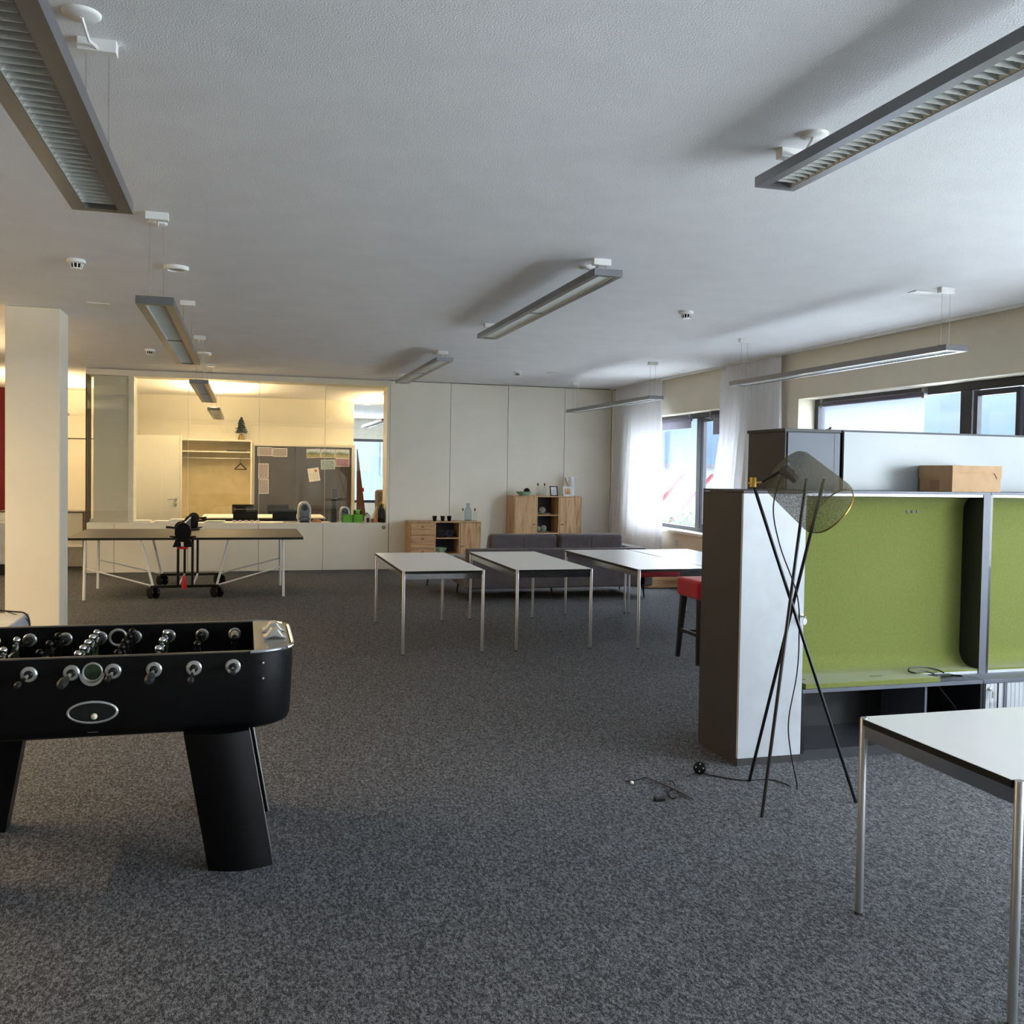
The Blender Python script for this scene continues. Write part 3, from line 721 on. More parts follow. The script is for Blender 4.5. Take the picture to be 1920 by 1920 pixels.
def niche(x0, x1, lx0, lx1, label, pad=None, lower='open'):
    """upper felt niche stands back at YF on the deeper low row, whose front is at Y0"""
    YF = 4.93
    r = thing('niche_unit', ((x0+x1)/2, 5.0, 0), label, 'niche unit', 'green felt niche units')
    y1 = 5.255
    B(lx0, lx1, Y0+.01, y1, 0, .045).build('plinth', M_plinth, r)
    c = MB()
    c.box(lx0, lx0+.018, Y0, y1, .045, .395); c.box(lx1-.018, lx1, Y0, y1, .045, .395); c.box(lx0+.018, lx1-.018, y1-.02, y1, .045, .395)
    c.box(x0, x0+.018, YF, y1, .419, 1.55); c.box(x1-.052, x1, YF, y1, .419, 1.55); c.box(x0+.018, x1-.052, y1-.02, y1, .419, 1.55)
    c.build('carcass', M_inner, r)
    B(x1-.052, x1, YF-.003, YF, .419, 1.55).build('edge_band', M_shelfgrey, r)
    B(x0, x1, YF-.004, y1, 1.55, 1.567).build('top_board', M_shelfgrey, r, bevel=.001)
    B(x0+.02, x1-.054, YF+.002, YF+.025, 1.535, 1.55).build('light_rail', M_alu, r)
    B(lx0, lx1, Y0-.002, y1, .396, .418).build('bench_board', M_shelfgrey, r, bevel=.001)
    B(lx0+.018, lx1-.018, Y0+.005, y1-.02, .045, .062).build('floor_board', M_plinth, r)
    # felt shell: C profile curved at top and bottom
    yb, zb, zt = 5.10, .436, 1.545; rad = .105; prof = [(YF+.03, zt)]
    for i in range(9):
        a = PI/2-PI/2*i/8; prof.append((yb-rad+rad*math.cos(a), zt-rad+rad*math.sin(a)))
    for i in range(9):
        a = -PI/2*i/8; prof.append((yb-rad+rad*math.cos(a), zb+.012+rad+rad*math.sin(a)))
    prof.append((YF+.004, zb+.012))
    th = .012; back = []
    for i, p in enumerate(prof):
        q0, q1 = prof[max(0, i-1)], prof[min(len(prof)-1, i+1)]
        tx, tz = q1[0]-q0[0], q1[1]-q0[1]; l = math.hypot(tx, tz)
        back.append((p[0]-tz/l*th, p[1]+tx/l*th))
    xa, xb = x0+.02, x1-.054
    sh = MB().loft([[(xa, a, b) for a, b in prof+back[::-1]], [(xb, a, b) for a, b in prof+back[::-1]]]).build('felt_shell', M_felt, r, smooth=True)
    if pad is not None:
        for k in range(3): MB().lathe([(.009, 0), (.009, .004), (.001, .004)], (4.055+k*.038, yb-.001, 1.435), (0, -1, 0), 10).build('cable_hole', M_black, sh)
        pb = [(xa, Y0), (pad, Y0), (pad-.10, 5.0), (xa, 5.0)]
        MB().prism(pb, 'z', .419, .449).build('seat_pad', M_felt, r, bevel=.004)
        for a, b in ((xa+.0, xa+.07), (pad-.42, pad-.33)): B(a, b, 4.872, 4.877, .4493, .451).build('seat_slot', M_black, r)
        B(pad-.02, pad+.19, 4.80, 4.915, .4185, .434).build('socket_plate', M_shelfgrey, r, bevel=.003)
        B(pad+.02, pad+.06, 4.86, 4.895, .4342, .436).build('socket', M_black, r)
        B(pad+.075, pad+.145, 4.82, 4.855, .4342, .436).build('socket', M_black, r)
    B(xa if pad is None else pad-.08, xb, YF+.003, YF+.012, .4185, .436).build('front_lip', M_doorw, r)
    if lower == 'open':
        B(4.0, 4.016, Y0+.06, y1-.02, .062, .395).build('divider', M_shelfgrey, r)
    else:
        B(lx0+.018, lx1-.018, Y0+.06, y1-.03, .062, .39).build('tambour_box', M_anthr, r)
        t = MB(); xs = lx0+.022
        while xs < lx1-.05:
            t.box(xs, xs+.03, Y0+.004, Y0+.016, .064, .392); xs += .0315
        t.box(lx0+.018, lx1-.018, Y0+.012, Y0+.018, .064, .392)
        tt = t.build('tambour_door', M_doorw, r, bevel=.002)
        B(lx0+.108, lx0+.114, Y0-.001, Y0+.004, .064, .392).build('tambour_gap', M_black, tt)
        B(lx0+.155, lx0+.178, Y0-.001, Y0+.004, .045, .395).build('post', M_shelfgrey, r)
        MB().lathe([(.011, 0), (.011, .014), (.004, .018)], (lx0+.045, Y0+.004, .36), (0, -1, 0), 12).build('lock', M_silverp, tt)
        q = MB().box(lx0+.04, lx0+.062, Y0-.03, Y0-.026, .31, .352).prism([(lx0+.072+.010*math.cos(2*PI*i/10), .275+.012*math.sin(2*PI*i/10)) for i in range(10)], 'y', Y0-.02, Y0-.017).box(lx0+.07, lx0+.075, Y0-.02, Y0-.017, .235, .27)
        q.build('key', M_silverp, tt)
    return r
niche(3.11, 4.535, 3.11, 4.372, 'green felt niche unit beside the white door cabinet', pad=4.06)
niche(4.538, 5.9, 4.376, 5.9, 'green felt niche unit with white tambour cabinet below', lower='tambour')
# cable lying on the socket plate
pts = [Vector(p) for p in ((4.19, 4.89, .443), (4.17, 4.93, .456), (4.09, 4.955, .47), (3.98, 4.93, .478), (3.93, 4.89, .466), (3.96, 4.86, .460), (4.04, 4.89, .463), (4.10, 4.87, .446))]
def smooth(pts, n=6):
    out = []
    for i in range(len(pts)-1):
        p0, p1, p2, p3 = pts[max(0, i-1)], pts[i], pts[i+1], pts[min(len(pts)-1, i+2)]
        for k in range(n):
            t = k/n; out.append(.5*((2*p1)+(p2-p0)*t+(2*p0-5*p1+4*p2-p3)*t*t+(3*p1-p0-3*p2+p3)*t**3))
    return out+[pts[-1]]
V = Vector
cab = thing('power_cable', (4.05, 4.9, .42), 'black cable curled on the socket plate of the green niche', 'cable')
MB().pipe(smooth(pts), .005, 6).build('curl', M_black, cab, smooth=True)
MB().pipe(smooth([V((4.2, 4.84, .441)), V((4.235, 4.80, .442)), V((4.22, 4.775, .441)), V((4.14, 4.77, .44)), V((4.07, 4.785, .44))]), .005, 6).build('loop', M_black, cab, smooth=True)
MB().pipe(smooth([V((4.10, 4.85, .39)), V((4.16, 4.84, .32)), V((4.24, 4.83, .22)), V((4.3, 4.82, .07))]), .004, 6).build('hanging_lead', M_black, cab, smooth=True)

r = thing('grey_cabinet', (3.47, 5.5, 0), 'tall anthracite cabinet standing behind the green niches', 'cabinet')
B(3.27, 3.665, 5.272, 5.72, 0, 1.93).build('body', M_anthr, r, bevel=.001)
B(3.262, 3.672, 5.262, 5.73, 1.93, 1.95).build('top_panel', M_anthr, r, bevel=.001)
B(3.285, 3.62, 5.262, 5.271, .05, 1.925).build('door', M_anthr2, r, bevel=.001)
B(3.625, 3.665, 5.266, 5.271, .05, 1.925).build('side_strip', M_anthr2, r)
o = MB().box(3.6, 3.62, 5.3, 5.33, 1.95, 1.956).tube((3.61, 5.31, 1.956), (3.62, 5.3, 1.966), .006, 8).build('furniture_clip', M_black); tag(o, 'tiny black clip on top of the grey cabinet', 'clip')
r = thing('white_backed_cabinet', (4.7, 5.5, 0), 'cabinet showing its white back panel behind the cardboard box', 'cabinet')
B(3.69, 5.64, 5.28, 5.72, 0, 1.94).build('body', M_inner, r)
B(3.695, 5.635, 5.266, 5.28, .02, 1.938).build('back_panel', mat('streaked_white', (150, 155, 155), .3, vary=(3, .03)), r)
B(3.685, 5.645, 5.262, 5.73, 1.94, 1.95).build('top_panel', M_anthr, r)

# cardboard box
r = thing('cardboard_box', (4.44, 5.1, 1.5675), 'brown cardboard box on top of the green niche unit', 'box')
bx0, bx1, by0, by1, bz, bh = 4.255, 4.63, 4.945, 5.25, 1.568, .165
B(bx0+.004, bx1-.004, by0+.004, by1-.004, bz, bz+bh-.01).build('tray', M_card, r)
B(bx0, bx1, by0, by1, bz+bh-.01, bz+bh).box(bx0, bx0+.003, by0, by1, bz+.085, bz+bh-.01).box(bx1-.003, bx1, by0, by1, bz+.085, bz+bh-.01).build('lid', M_card, r)
MB().prism([(bx0, bz+bh-.01), (bx0, bz+.085), (bx0+.015, bz+.1), (bx0+.03, bz+.122), (bx1-.06, bz+.122), (bx1-.045, bz+.105), (bx1-.035, bz+.085), (bx1, bz+.085), (bx1, bz+bh-.01)], 'y', by0-.001, by0+.003).build('front_flap', M_card, r)
B(bx0-.002, bx0, by0+.12, by0+.2, bz+.01, bz+.07).build('tape', M_card2, r)

# ================================================================ TRIPOD LAMP
tl = thing('tripod_lamp', (2.68, 4.21, 0), 'floor lamp of three crossed black rods with a tilted wire mesh shade', 'floor lamp')
def rod(a, b):
    MB().tube(a, b, .0085, 10).build('leg', M_blacksteel, tl, smooth=True)
P = Vector((2.69, 4.21, 1.02))
fa, fb, fc = Vector((2.635, 4.519, 0)), Vector((2.418, 4.022, 0)), Vector((3.0, 4.097, 0))
ta, tb, tc_ = Vector((2.85, 4.2, 1.642)), Vector((2.76, 4.24, 1.64)), Vector((2.45, 4.23, 1.615))
ta, tb, tc_ = Vector((2.802, 4.15, 1.642)), Vector((2.797, 4.3, 1.64)), Vector((2.483, 4.29, 1.612))
rod(fa, ta); rod(fb, tb); rod(fc, tc_)
MB().tube(tc_-V((0, 0, .02)), tc_+V((0, 0, .03)), .018, 8).tube(tc_+V((-.03, 0, .0)), tc_+V((.055, 0, .005)), .006, 8).build('clamp', M_brass, tl, bevel=.002)
ax = Vector((.78, -.05, -.60)).normalized(); sc_ = Vector((2.612, 4.22, 1.685))
prof = [(.045, 0), (.10, .002), (.128, .012), (.140, .035), (.158, .30), (.155, .325), (.140, .342)]
shade = MB().lathe(prof, sc_, ax, 40, cap=False).build('lamp_shade', M_mesh, tl, smooth=True)
MB().lathe([(.140, .338), (.143, .342), (.143, .346), (.139, .346)], sc_, ax, 40, cap=False).build('shade_rim', M_brass, tl)
MB().lathe([(.018, -.01), (.03, .0), (.03, .045), (.022, .05), (.022, .085), (.006, .088)], sc_, ax, 16).build('lamp_socket', mat('socket_dark', (50, 46, 42), .5), tl, smooth=True)
MB().tube(tc_+V((.05, 0, .005)), sc_, .006, 8).build('bracket', M_blacksteel, tl)
MB().pipe(smooth([sc_, V((2.56, 4.22, 1.5)), V((2.60, 4.215, 1.30)), V((2.69, 4.19, 1.05)), V((2.765, 4.28, .82)), V((2.77, 4.3, .62)), V((2.735, 4.31, .38)), V((2.76, 4.32, .2)), V((2.815, 4.34, .006)), V((2.80, 4.42, .005)), V((2.745, 4.51, .005)), V((2.6, 4.53, .005)), V((2.47, 4.64, .006)), V((2.42, 4.677, .012)),
    V((2.3, 4.66, .005)), V((2.21, 4.62, .005)), V((2.2, 4.55, .02)), V((2.19, 4.5, .006)), V((2.13, 4.45, .005)), V((2.10, 4.36, .005)), V((2.12, 4.33, .02)), V((2.17, 4.41, .005)), V((2.2, 4.44, .005))]), .0035, 6).build('cord', M_black, tl, smooth=True)
fs = MB().lathe([(.030, 0), (.035, .004), (.035, .02), (.030, .026), (.001, .027)], (2.425, 4.685, .034), (-.42, -.80, .42), n=24).build('foot_switch', M_blackgloss, tl, smooth=True)
for a in range(4):
    d_ = V((-.42, -.80, .42)).normalized(); e1 = d_.orthogonal().normalized(); e2 = d_.cross(e1)
    MB().ball(V((2.425, 4.685, .034))+d_*.026+(e1*math.cos(a*PI/2+.6)+e2*math.sin(a*PI/2+.6))*.02, .003, 8).build('screw', M_silverp, fs)
MB().box(2.0, 2.06, 4.335, 4.36, 0, .022).build('plug', M_black, tl, bevel=.005)
lead = thing('loose_lead', (2.1, 4.5, 0), 'loose black lead lying on the carpet by the round foot switch', 'cable')
MB().pipe(smooth([V((1.97, 4.655, .006)), V((2.04, 4.66, .006)), V((2.10, 4.68, .008)), V((2.13, 4.6, .01)), V((2.17, 4.47, .008)), V((2.2, 4.32, .006))]), .004, 6).build('wire', M_black, lead, smooth=True)
B(1.99, 2.006, 4.615, 4.635, 0, .014).build('plug', M_white, lead, bevel=.004)

# ================================================================ RED BAR STOOL
r = thing('bar_stool', (3.97, 7.55, 0), 'red upholstered stool with dark wooden legs half behind the shelving', 'stool')
st = MB().box(3.76, 4.18, 7.36, 7.8, .56, .725).build('seat', M_red, r, bevel=.035, seg=4)
for sx, sy in ((-1, -1), (1, -1), (1, 1), (-1, 1)):
    cx, cy = 3.97, 7.58; tx, ty = cx+sx*.16, cy+sy*.16; fx, fy = cx+sx*.19, cy+sy*.2
    q = lambda x, y, z, h: [(x-h, y-h, z), (x+h, y-h, z), (x+h, y+h, z), (x-h, y+h, z)]
    MB().hexa(q(fx, fy, 0, .016), q(tx, ty, .565, .026)).build('leg', M_walnut, r, bevel=.003)
for sx in (-1, 1): B(3.97+sx*.178-.011, 3.97+sx*.178+.011, 7.4, 7.76, .235, .265).build('stretcher', M_walnut, r)
for sy in (-1, 1): B(3.80, 4.14, 7.58+sy*.18-.011, 7.58+sy*.18+.011, .215, .245).build('stretcher', M_walnut, r)

# ================================================================ SOFA
sf = thing('sofa', (3.95, 12.0, 0), 'dark taupe two seat sofa with chaise seen from behind', 'sofa')
B(2.70, 5.20, 11.55, 12.45, .15, .36).build('base', M_sofa, sf, bevel=.02, seg=3)
B(2.69, 5.12, 11.52, 11.66, .15, .66).build('back_panel', M_sofa, sf, bevel=.025, seg=3)
B(5.02, 5.22, 11.52, 12.5, .15, .645).build('armrest', M_sofa, sf, bevel=.025, seg=3)
for a, b in ((2.99, 3.91), (3.925, 4.83)):
    o = MB().hexa([(a, 11.62, .5), (b, 11.62, .5), (b, 11.86, .5), (a, 11.86, .5)], [(a+.015, 11.60, .84), (b-.015, 11.60, .84), (b-.015, 11.76, .84), (a+.015, 11.76, .84)])
    c = o.build('back_cushion', M_sofa, sf, bevel=.05, seg=4)
    m_ = (a+b)/2+.0; MB().tube((m_, 11.605, .60), (m_, 11.603, .80), .003, 6).build('seam', M_black, c)
for a, b in ((2.72, 3.9), (3.91, 5.0)): B(a, b, 11.68, 12.5, .36, .5).build('seat_cushion', M_sofa, sf, bevel=.04, seg=3)
B(2.42, 3.2, 12.2, 13.3, .2, .44).build('chaise', M_sofa, sf, bevel=.04, seg=3)
for x, y in ((2.72, 11.57), (3.91, 11.8), (5.13, 11.6), (5.1, 12.38), (2.75, 12.36), (2.5, 13.2)):
    MB().tube((x, y, 0), (x+(.02 if x < 3 else -.02), y+.01, .17), .009, 8, .018).build('leg', M_black, sf)

# low oak bench with red cushion beyond the sofa
r = thing('low_bench', (5.9, 12.65, 0), 'low oak box bench under the curtained window', 'bench')
B(5.55, 6.1, 12.4, 12.9, .01, .16).build('box', M_oakh, r, bevel=.004); B(5.57, 6.08, 12.42, 12.88, 0, .01).build('foot', M_black, r)
o = B(5.56, 6.08, 12.42, 12.88, .161, .27).build('red_cushion', M_red, bevel=.03, seg=3); tag(o, 'red cushion lying on the low oak bench', 'cushion')

# ================================================================ OAK CABINETS
def cab_shell(r, x0, x1, y0, y1, z0, z1, xs, t=.018):
    c = MB(); c.box(x0, x1, y0, y1, z1-t, z1).box(x0, x1, y0, y1, z0, z0+t).box(x0, x0+t, y0, y1, z0+t, z1-t).box(x1-t, x1, y0, y1, z0+t, z1-t)
    for x in xs: c.box(x-t/2, x+t/2, y0+.002, y1, z0+t, z1-t)
    c.build('carcass', M_oak, r, bevel=.0015)
    B(x0+t, x1-t, y1-.012, y1-.004, z0+t, z1-t).build('back', mat('oak_cab_back', (66, 64, 72), .6), r)
def pull(parent, x, y, z): MB().tube((x-.02, y-.012, z-.006), (x+.02, y-.012, z+.006), .006, 8).tube((x, y, z), (x, y-.012, z), .004, 6).build('handle', M_black, parent)
CY0, CY1 = 15.03, 15.44
lc = thing('low_oak_cabinet', (3.14, 15.2, 0), 'low oak cabinet with three drawers, open shelves and a door', 'cabinet')
lx0, lx1, lz = 2.555, 3.735, .805
cab_shell(lc, lx0, lx1, CY0, CY1, .06, lz, (2.975, 3.375))
for a, b in ((.59, .78), (.385, .583), (.185, .378)):
    d = B(lx0+.022, 2.962, CY0-.002, CY0+.016, a, b).build('drawer', M_oakh, lc, bevel=.002); pull(d, 2.765, CY0-.002, b-.06)
d = B(3.39, lx1-.022, CY0-.002, CY0+.016, .085, .78).build('door', M_oak, lc, bevel=.002); pull(d, 3.42, CY0-.002, .40)
for z in (.535, .275): B(2.984, 3.366, CY0+.01, CY1-.02, z-.009, z+.009).build('shelf', M_oakh, lc)
for x in (lx0+.04, lx1-.04):
    for y in (CY0+.04, CY1-.04): B(x-.02, x+.02, y-.02, y+.02, 0, .06).build('foot', M_black, lc)
tcb = thing('tall_oak_cabinet', (4.88, 15.2, 0), 'tall oak cabinet with two doors and open middle shelves', 'cabinet')
tx0, tx1, tz = 4.29, 5.475, 1.232
cab_shell(tcb, tx0, tx1, CY0, CY1, .06, tz, (4.69, 5.075))
for a, b, hx in ((tx0+.022, 4.677, 4.64), (5.09, tx1-.022, 5.13)):
    d = B(a, b, CY0-.002, CY0+.016, .085, tz-.022).build('door', M_oak, tcb, bevel=.002); pull(d, hx, CY0-.002, .76)
for z in (.91, .61, .31): B(4.70, 5.065, CY0+.01, CY1-.02, z-.009, z+.009).build('shelf', M_oakh, tcb)
for x in (tx0+.04, tx1-.04):
    for y in (CY0+.04, CY1-.04): B(x-.02, x+.02, y-.02, y+.02, 0, .06).build('foot', M_black, tcb)

def glassware(name, prof, loc, m, label, cat, group=None, cork=None, pts=None):
    r = thing(name, loc, label, cat, group)
    MB().lathe(prof, loc, n=20, cap=False).build('vessel', m, r, smooth=True)
    MB().lathe([(prof[0][0]*.98, .004), (prof[0][0]*.98, .02 if m is not M_clear else .008), (.001, .02 if m is not M_clear else .008), (.001, .004)], loc, n=20).build('bottom', m, r)
    if cork:
        MB().lathe([(cork[0]*.85, cork[1]-.02), (cork[0], cork[1]), (cork[0], cork[1]+.022), (.001, cork[1]+.022)], loc, n=12).build('cork', M_cork, r)
    return r
tum = [(.022, 0), (.026, .004), (.04, .085), (.038, .085), (.025, .01)]
g = glassware('tumbler', tum, (2.985, 15.16, lz), M_smoke, 'smoky tumbler nearest the drawers on the low oak cabinet', 'glass', 'smoky tumblers')
dup(g, (3.115, 15.15, lz), 'middle smoky tumbler on the low oak cabinet'); dup(g, (3.225, 15.15, lz), 'smoky tumbler nearest the bottles on the low oak cabinet')
bot = [(.028, 0), (.033, .006), (.033, .12), (.028, .145), (.013, .16), (.013, .185)]
b0 = glassware('corked_bottle', bot, (3.46, 15.18, lz), M_clear, 'slim corked bottle beside the tumblers on the low cabinet', 'bottle', 'clear corked bottles', cork=(.014, .19))
dup(b0, (3.655, 15.15, lz), 'slim corked bottle at the outer end of the low cabinet')
b2 = dup(b0, (4.735, 15.15, tz), 'corked bottle beside the bowl on the tall cabinet')
dup(b0, (4.85, 15.15, tz), 'corked bottle beside the black picture frame on the tall cabinet')
car = [(.05, 0), (.062, .01), (.062, .16), (.05, .2), (.028, .235), (.03, .275), (.042, .29)]
glassware('glass_carafe', car, (3.565, 15.26, lz), glass_mat('blue_glassware', (.66, .74, .76), 1.6), 'bluish glass carafe between the two corked bottles', 'carafe')
MB
def bowl(loc, rad, h, label, nm='ceramic_bowl', m=None):
    r = thing(nm, loc, label, 'bowl' if h > .03 else 'plate')
    MB().lathe([(rad*.4, 0), (rad*.45, .004), (rad*.8, h*.45), (rad, h), (rad*.96, h), (rad*.76, h*.52), (rad*.4, .012), (.001, .01)], loc, n=28).build('shell', m or M_mint, r, smooth=True)
bowl((3.098, 15.2, .284), .105, .085, 'mint bowl on the lower open shelf of the low cabinet')
bowl((4.50, 15.18, tz), .135, .07, 'mint bowl holding a black ball on the tall cabinet')
o = MB().ball((4.55, 15.18, tz+.075), .055, 18).build('decorative_ball', M_blackgloss, smooth=True); tag(o, 'black ball in the mint bowl on the tall cabinet', 'ball')
for z, bs_ in ((.919, ((4.82, .055),)), (.619, ((4.755, .042), (4.85, .05)))):
    bowl((4.84 if z > .8 else 4.81, 15.19, z), .13, .022, 'pale plate on the %s open shelf of the tall cabinet' % ('upper' if z > .8 else 'second'), 'serving_plate', mat('pale_plate', (190, 200, 185), .4))
    for k, (x, rr_) in enumerate(bs_):
        o = MB().ball((x, 15.16, z+rr_+.02), rr_, 18).build('decorative_ball', M_celadon, smooth=True)
        tag(o, 'pale stone ball on the upper shelf of the tall cabinet' if z > .8 else 'dark stone ball %s on the second shelf' % ('beside the cabinet door' if k == 0 else 'in the middle of the plate'), 'ball')
# rolled blanket
r = thing('folded_blanket', (3.12, 15.2, .544), 'dark rolled blanket on the upper open shelf of the low cabinet', 'blanket')
sp = []
for i in range(60):
    t = i/59; a = t*4.2*PI; rr_ = .065*(1-t*.8); sp.append((3.22+rr_*math.cos(a)*1.25, .612+rr_*math.sin(a)*.95))
q = MB(); q.loft([[(x+.0, y, z-.002) for x, z in sp] for y in (15.06, 15.36)], cap=False, close=False)
o = q.build('roll', mat('navy_knit', (74, 74, 92), .95, bump=(200, .5, .003)), r, smooth=True); sm = o.modifiers.new('thick', 'SOLIDIFY'); sm.thickness = .012
MB().hexa([(2.985, 15.06, .545), (3.2, 15.06, .545), (3.2, 15.36, .545), (2.985, 15.36, .545)], [(2.985, 15.07, .67), (3.17, 15.07, .66), (3.17, 15.35, .66), (2.985, 15.35, .67)]).build('folded_end', mat('navy_knit_dark', (32, 31, 40), .95), r, bevel=.03, seg=3)
# picture frames
def pframe(x, y, z, w_, h_, m, pic, label):
    r = thing('picture_frame', (x, y, z), label, 'picture frame')
    t = .016; f = MB()
    lean = .05
    def bar(x0, x1, z0, z1, d0, d1, name, mm, par):
        MB().hexa([(x0, y+d0+lean*z0/h_, z+z0), (x1, y+d0+lean*z0/h_, z+z0), (x1, y+d1+lean*z0/h_, z+z0), (x0, y+d1+lean*z0/h_, z+z0)],
                  [(x0, y+d0+lean*z1/h_, z+z1), (x1, y+d0+lean*z1/h_, z+z1), (x1, y+d1+lean*z1/h_, z+z1), (x0, y+d1+lean*z1/h_, z+z1)]).build(name, mm, par)
    for a in ((x-w_/2, x-w_/2+t, 0, h_), (x+w_/2-t, x+w_/2, 0, h_), (x-w_/2+t, x+w_/2-t, 0, t), (x-w_/2+t, x+w_/2-t, h_-t, h_)): bar(*a, -.008, .01, 'border', m, r)
    bar(x-w_/2+t, x+w_/2-t, t, h_-t, .002, .006, 'mat_board', M_paper, r)
    bar(x-w_/2+t+.012, x+w_/2-t-.012, t+.014, h_-t-.014, -.001, .003, 'picture', pic, r)
pframe(5.02, 15.14, tz, .135, .165, M_black, picture_mat('grey_print', 'noise', ((180, 180, 186), (235, 235, 238))), 'small black picture frame on the tall oak cabinet')
pframe(5.255, 15.12, tz, .15, .16, M_white, picture_mat('warm_portrait', 'noise', ((70, 45, 30), (210, 160, 120), (225, 190, 150))), 'small white picture frame before the watering jug')
r = thing('watering_jug', (5.36, 15.27, tz), 'white enamel watering jug with slanted spout and handle', 'jug')
MB().lathe([(.052, 0), (.055, .004), (.05, .32), (.046, .325), (.05, .01), (.001, .008)], (5.36, 15.25, tz), n=24).build('body', mat('enamel', (232, 236, 240), .3), r, smooth=True)
MB().tube((5.315, 15.25, tz+.15), (5.25, 15.25, tz+.31), .012, 10, .02).build('spout', mat('spout_tan', (190, 175, 150), .4), r, smooth=True)
MB().pipe([(5.405, 15.25, tz+.17), (5.44, 15.25, tz+.24), (5.465, 15.25, tz+.31), (5.40, 15.25, tz+.315)], .008, 8).build('handle', mat('enamel', (232, 236, 240), .3), r, smooth=True)

# ================================================================ THINGS ON THE PARTITION SILL
SL = .76
def coffee(x, y, label, s=1.0):
    r = thing('coffee_machine', (x, y, SL), label, 'coffee machine', 'rounded silver coffee machines')
    sh = [(-.10, 0), (.10, 0), (.105, .06), (.105, .22), (.085, .29), (.05, .325), (0, .335), (-.05, .325), (-.085, .29), (-.105, .22), (-.105, .06)]
    MB().prism([(x+a*s, SL+b*s) for a, b in sh], 'y', y-.07, y+.14).build('body', mat('pearl_silver', (196, 200, 202), .3, .3), r, bevel=.01)
    ins = [(-.07, .02), (.07, .02), (.072, .2), (.055, .26), (0, .29), (-.055, .26), (-.072, .2)]
    MB().prism([(x+a*s, SL+b*s) for a, b in ins], 'y', y-.08, y-.07).build('front_panel', mat('machine_grey', (120, 130, 142), .25, .4), r)
    MB().lathe([(.05*s, 0), (.055*s, .03), (.03*s, .04)], (x, y-.08, SL+.245*s), (0, -1, 0), 18).build('brew_head', M_blackgloss, r)
    MB().pipe([(x+.085*s*math.cos(a), y-.1, SL+.04+.055*s*math.sin(a)) for a in [PI*i/10 for i in range(11)]], .007, 6).build('drip_bow', M_black, r)
    B(x-.07*s, x+.07*s, y-.12, y-.07, SL, SL+.03).build('drip_tray', M_blackgloss, r)
coffee(.935, 15.64, 'coffee machine nearest the dark glass, alone on the sill')
coffee(1.60, 15.805, 'coffee machine behind the lime green packs', .75)
o = MB().pipe(smooth([V((.83, 15.6, SL+.006)), V((.74, 15.56, SL+.006)), V((.68, 15.58, SL+.006)), V((.6, 15.55, SL+.008))]), .006, 6).build('power_lead', M_black); tag(o, 'black lead lying beside the first coffee machine', 'cable')
r = thing('soda_maker', (1.405, 15.62, SL), 'tall slim black soda maker on the sill', 'soda maker')
B(1.355, 1.455, 15.56, 15.74, SL, SL+.02).build('foot', M_blackgloss, r, bevel=.005)
B(1.365, 1.445, 15.64, 15.73, SL+.02, SL+.54).build('column', M_black, r, bevel=.015, seg=3)
B(1.365, 1.445, 15.56, 15.64, SL+.36, SL+.54).build('head', M_black, r, bevel=.015, seg=3)
B(1.36, 1.45, 15.555, 15.735, SL+.385, SL+.392).build('chrome_band', M_chrome, r)
MB().lathe([(.03, .03), (.032, .2), (.014, .3), (.014, .36)], (1.405, 15.6, SL), n=16).build('bottle', M_blackgloss, r, smooth=True)
for x, l in ((1.33, 'glass next to the first coffee machine, by the soda maker'), (1.48, 'glass next to the green packs, by the soda maker')):
    glassware('tall_glass', [(.02, 0), (.021, .005), (.024, .2)], (x, 15.63, SL), M_clear, l, 'glass', 'tall glasses by the soda maker')
k = 0
for x in (1.62, 1.79):
    for j in range(3):
        r = thing('tea_pack', (x, 15.6, SL+j*.042), 'lime green pack, %s of the %s stack' % (('bottom', 'middle', 'top')[j], 'soda maker side' if x < 1.7 else 'lantern side'), 'pack', 'lime green packs on the sill')
        z = SL+j*.042; B(x-.08, x+.08, 15.55, 15.68, z, z+.040).build('carton', M_lime, r, bevel=.002)
        B(x-.082, x-.062, 15.548, 15.6, z+.012, z+.03).build('dark_print', M_black, r)
r = thing('tea_pack', (1.80, 15.72, SL), 'upright lime green pack with dark sides behind the packs', 'pack')
B(1.74, 1.86, 15.70, 15.78, SL, SL+.2).build('carton', M_lime, r); B(1.738, 1.765, 15.695, 15.785, SL+.06, SL+.19).box(1.835, 1.862, 15.695, 15.785, SL+.06, SL+.19).build('dark_side', M_walnut, r)
r = thing('lantern_house', (1.945, 15.62, SL), 'small white house shaped lantern with dark doorway', 'lantern')
MB().prism([(1.90, SL), (1.99, SL), (1.99, SL+.1), (1.945, SL+.15), (1.90, SL+.1)], 'y', 15.57, 15.66).build('house', M_white, r)
B(1.93, 1.98, 15.566, 15.57, SL, SL+.075).build('doorway', mat('russet', (96, 40, 26), .6), r)
MB().add([(1.89, 15.56, SL+.095), (1.945, 15.56, SL+.158), (2.0, 15.56, SL+.095), (2.0, 15.67, SL+.095), (1.945, 15.67, SL+.158), (1.89, 15.67, SL+.095), (1.945, 15.56, SL+.148), (1.945, 15.67, SL+.148)], [(0, 1, 4, 5), (1, 2, 3, 4), (0, 6, 1), (1, 6, 2), (5, 4, 7), (4, 3, 7)]).build('roof', M_anthr, r)
r = thing('small_jar', (2.02, 15.6, SL), 'small glass jar between the lantern and the cloth', 'jar'); MB().lathe([(.02, 0), (.022, .01), (.022, .055), (.018, .06), (.001, .06)], (2.02, 15.6, SL), n=16).build('jar', mat('jar_grey', (130, 132, 125), .3), r, smooth=True)
r = thing('gift_cone', (2.075, 15.74, SL), 'pale cone of wrapping paper leaning by the dark bottles', 'wrapping')
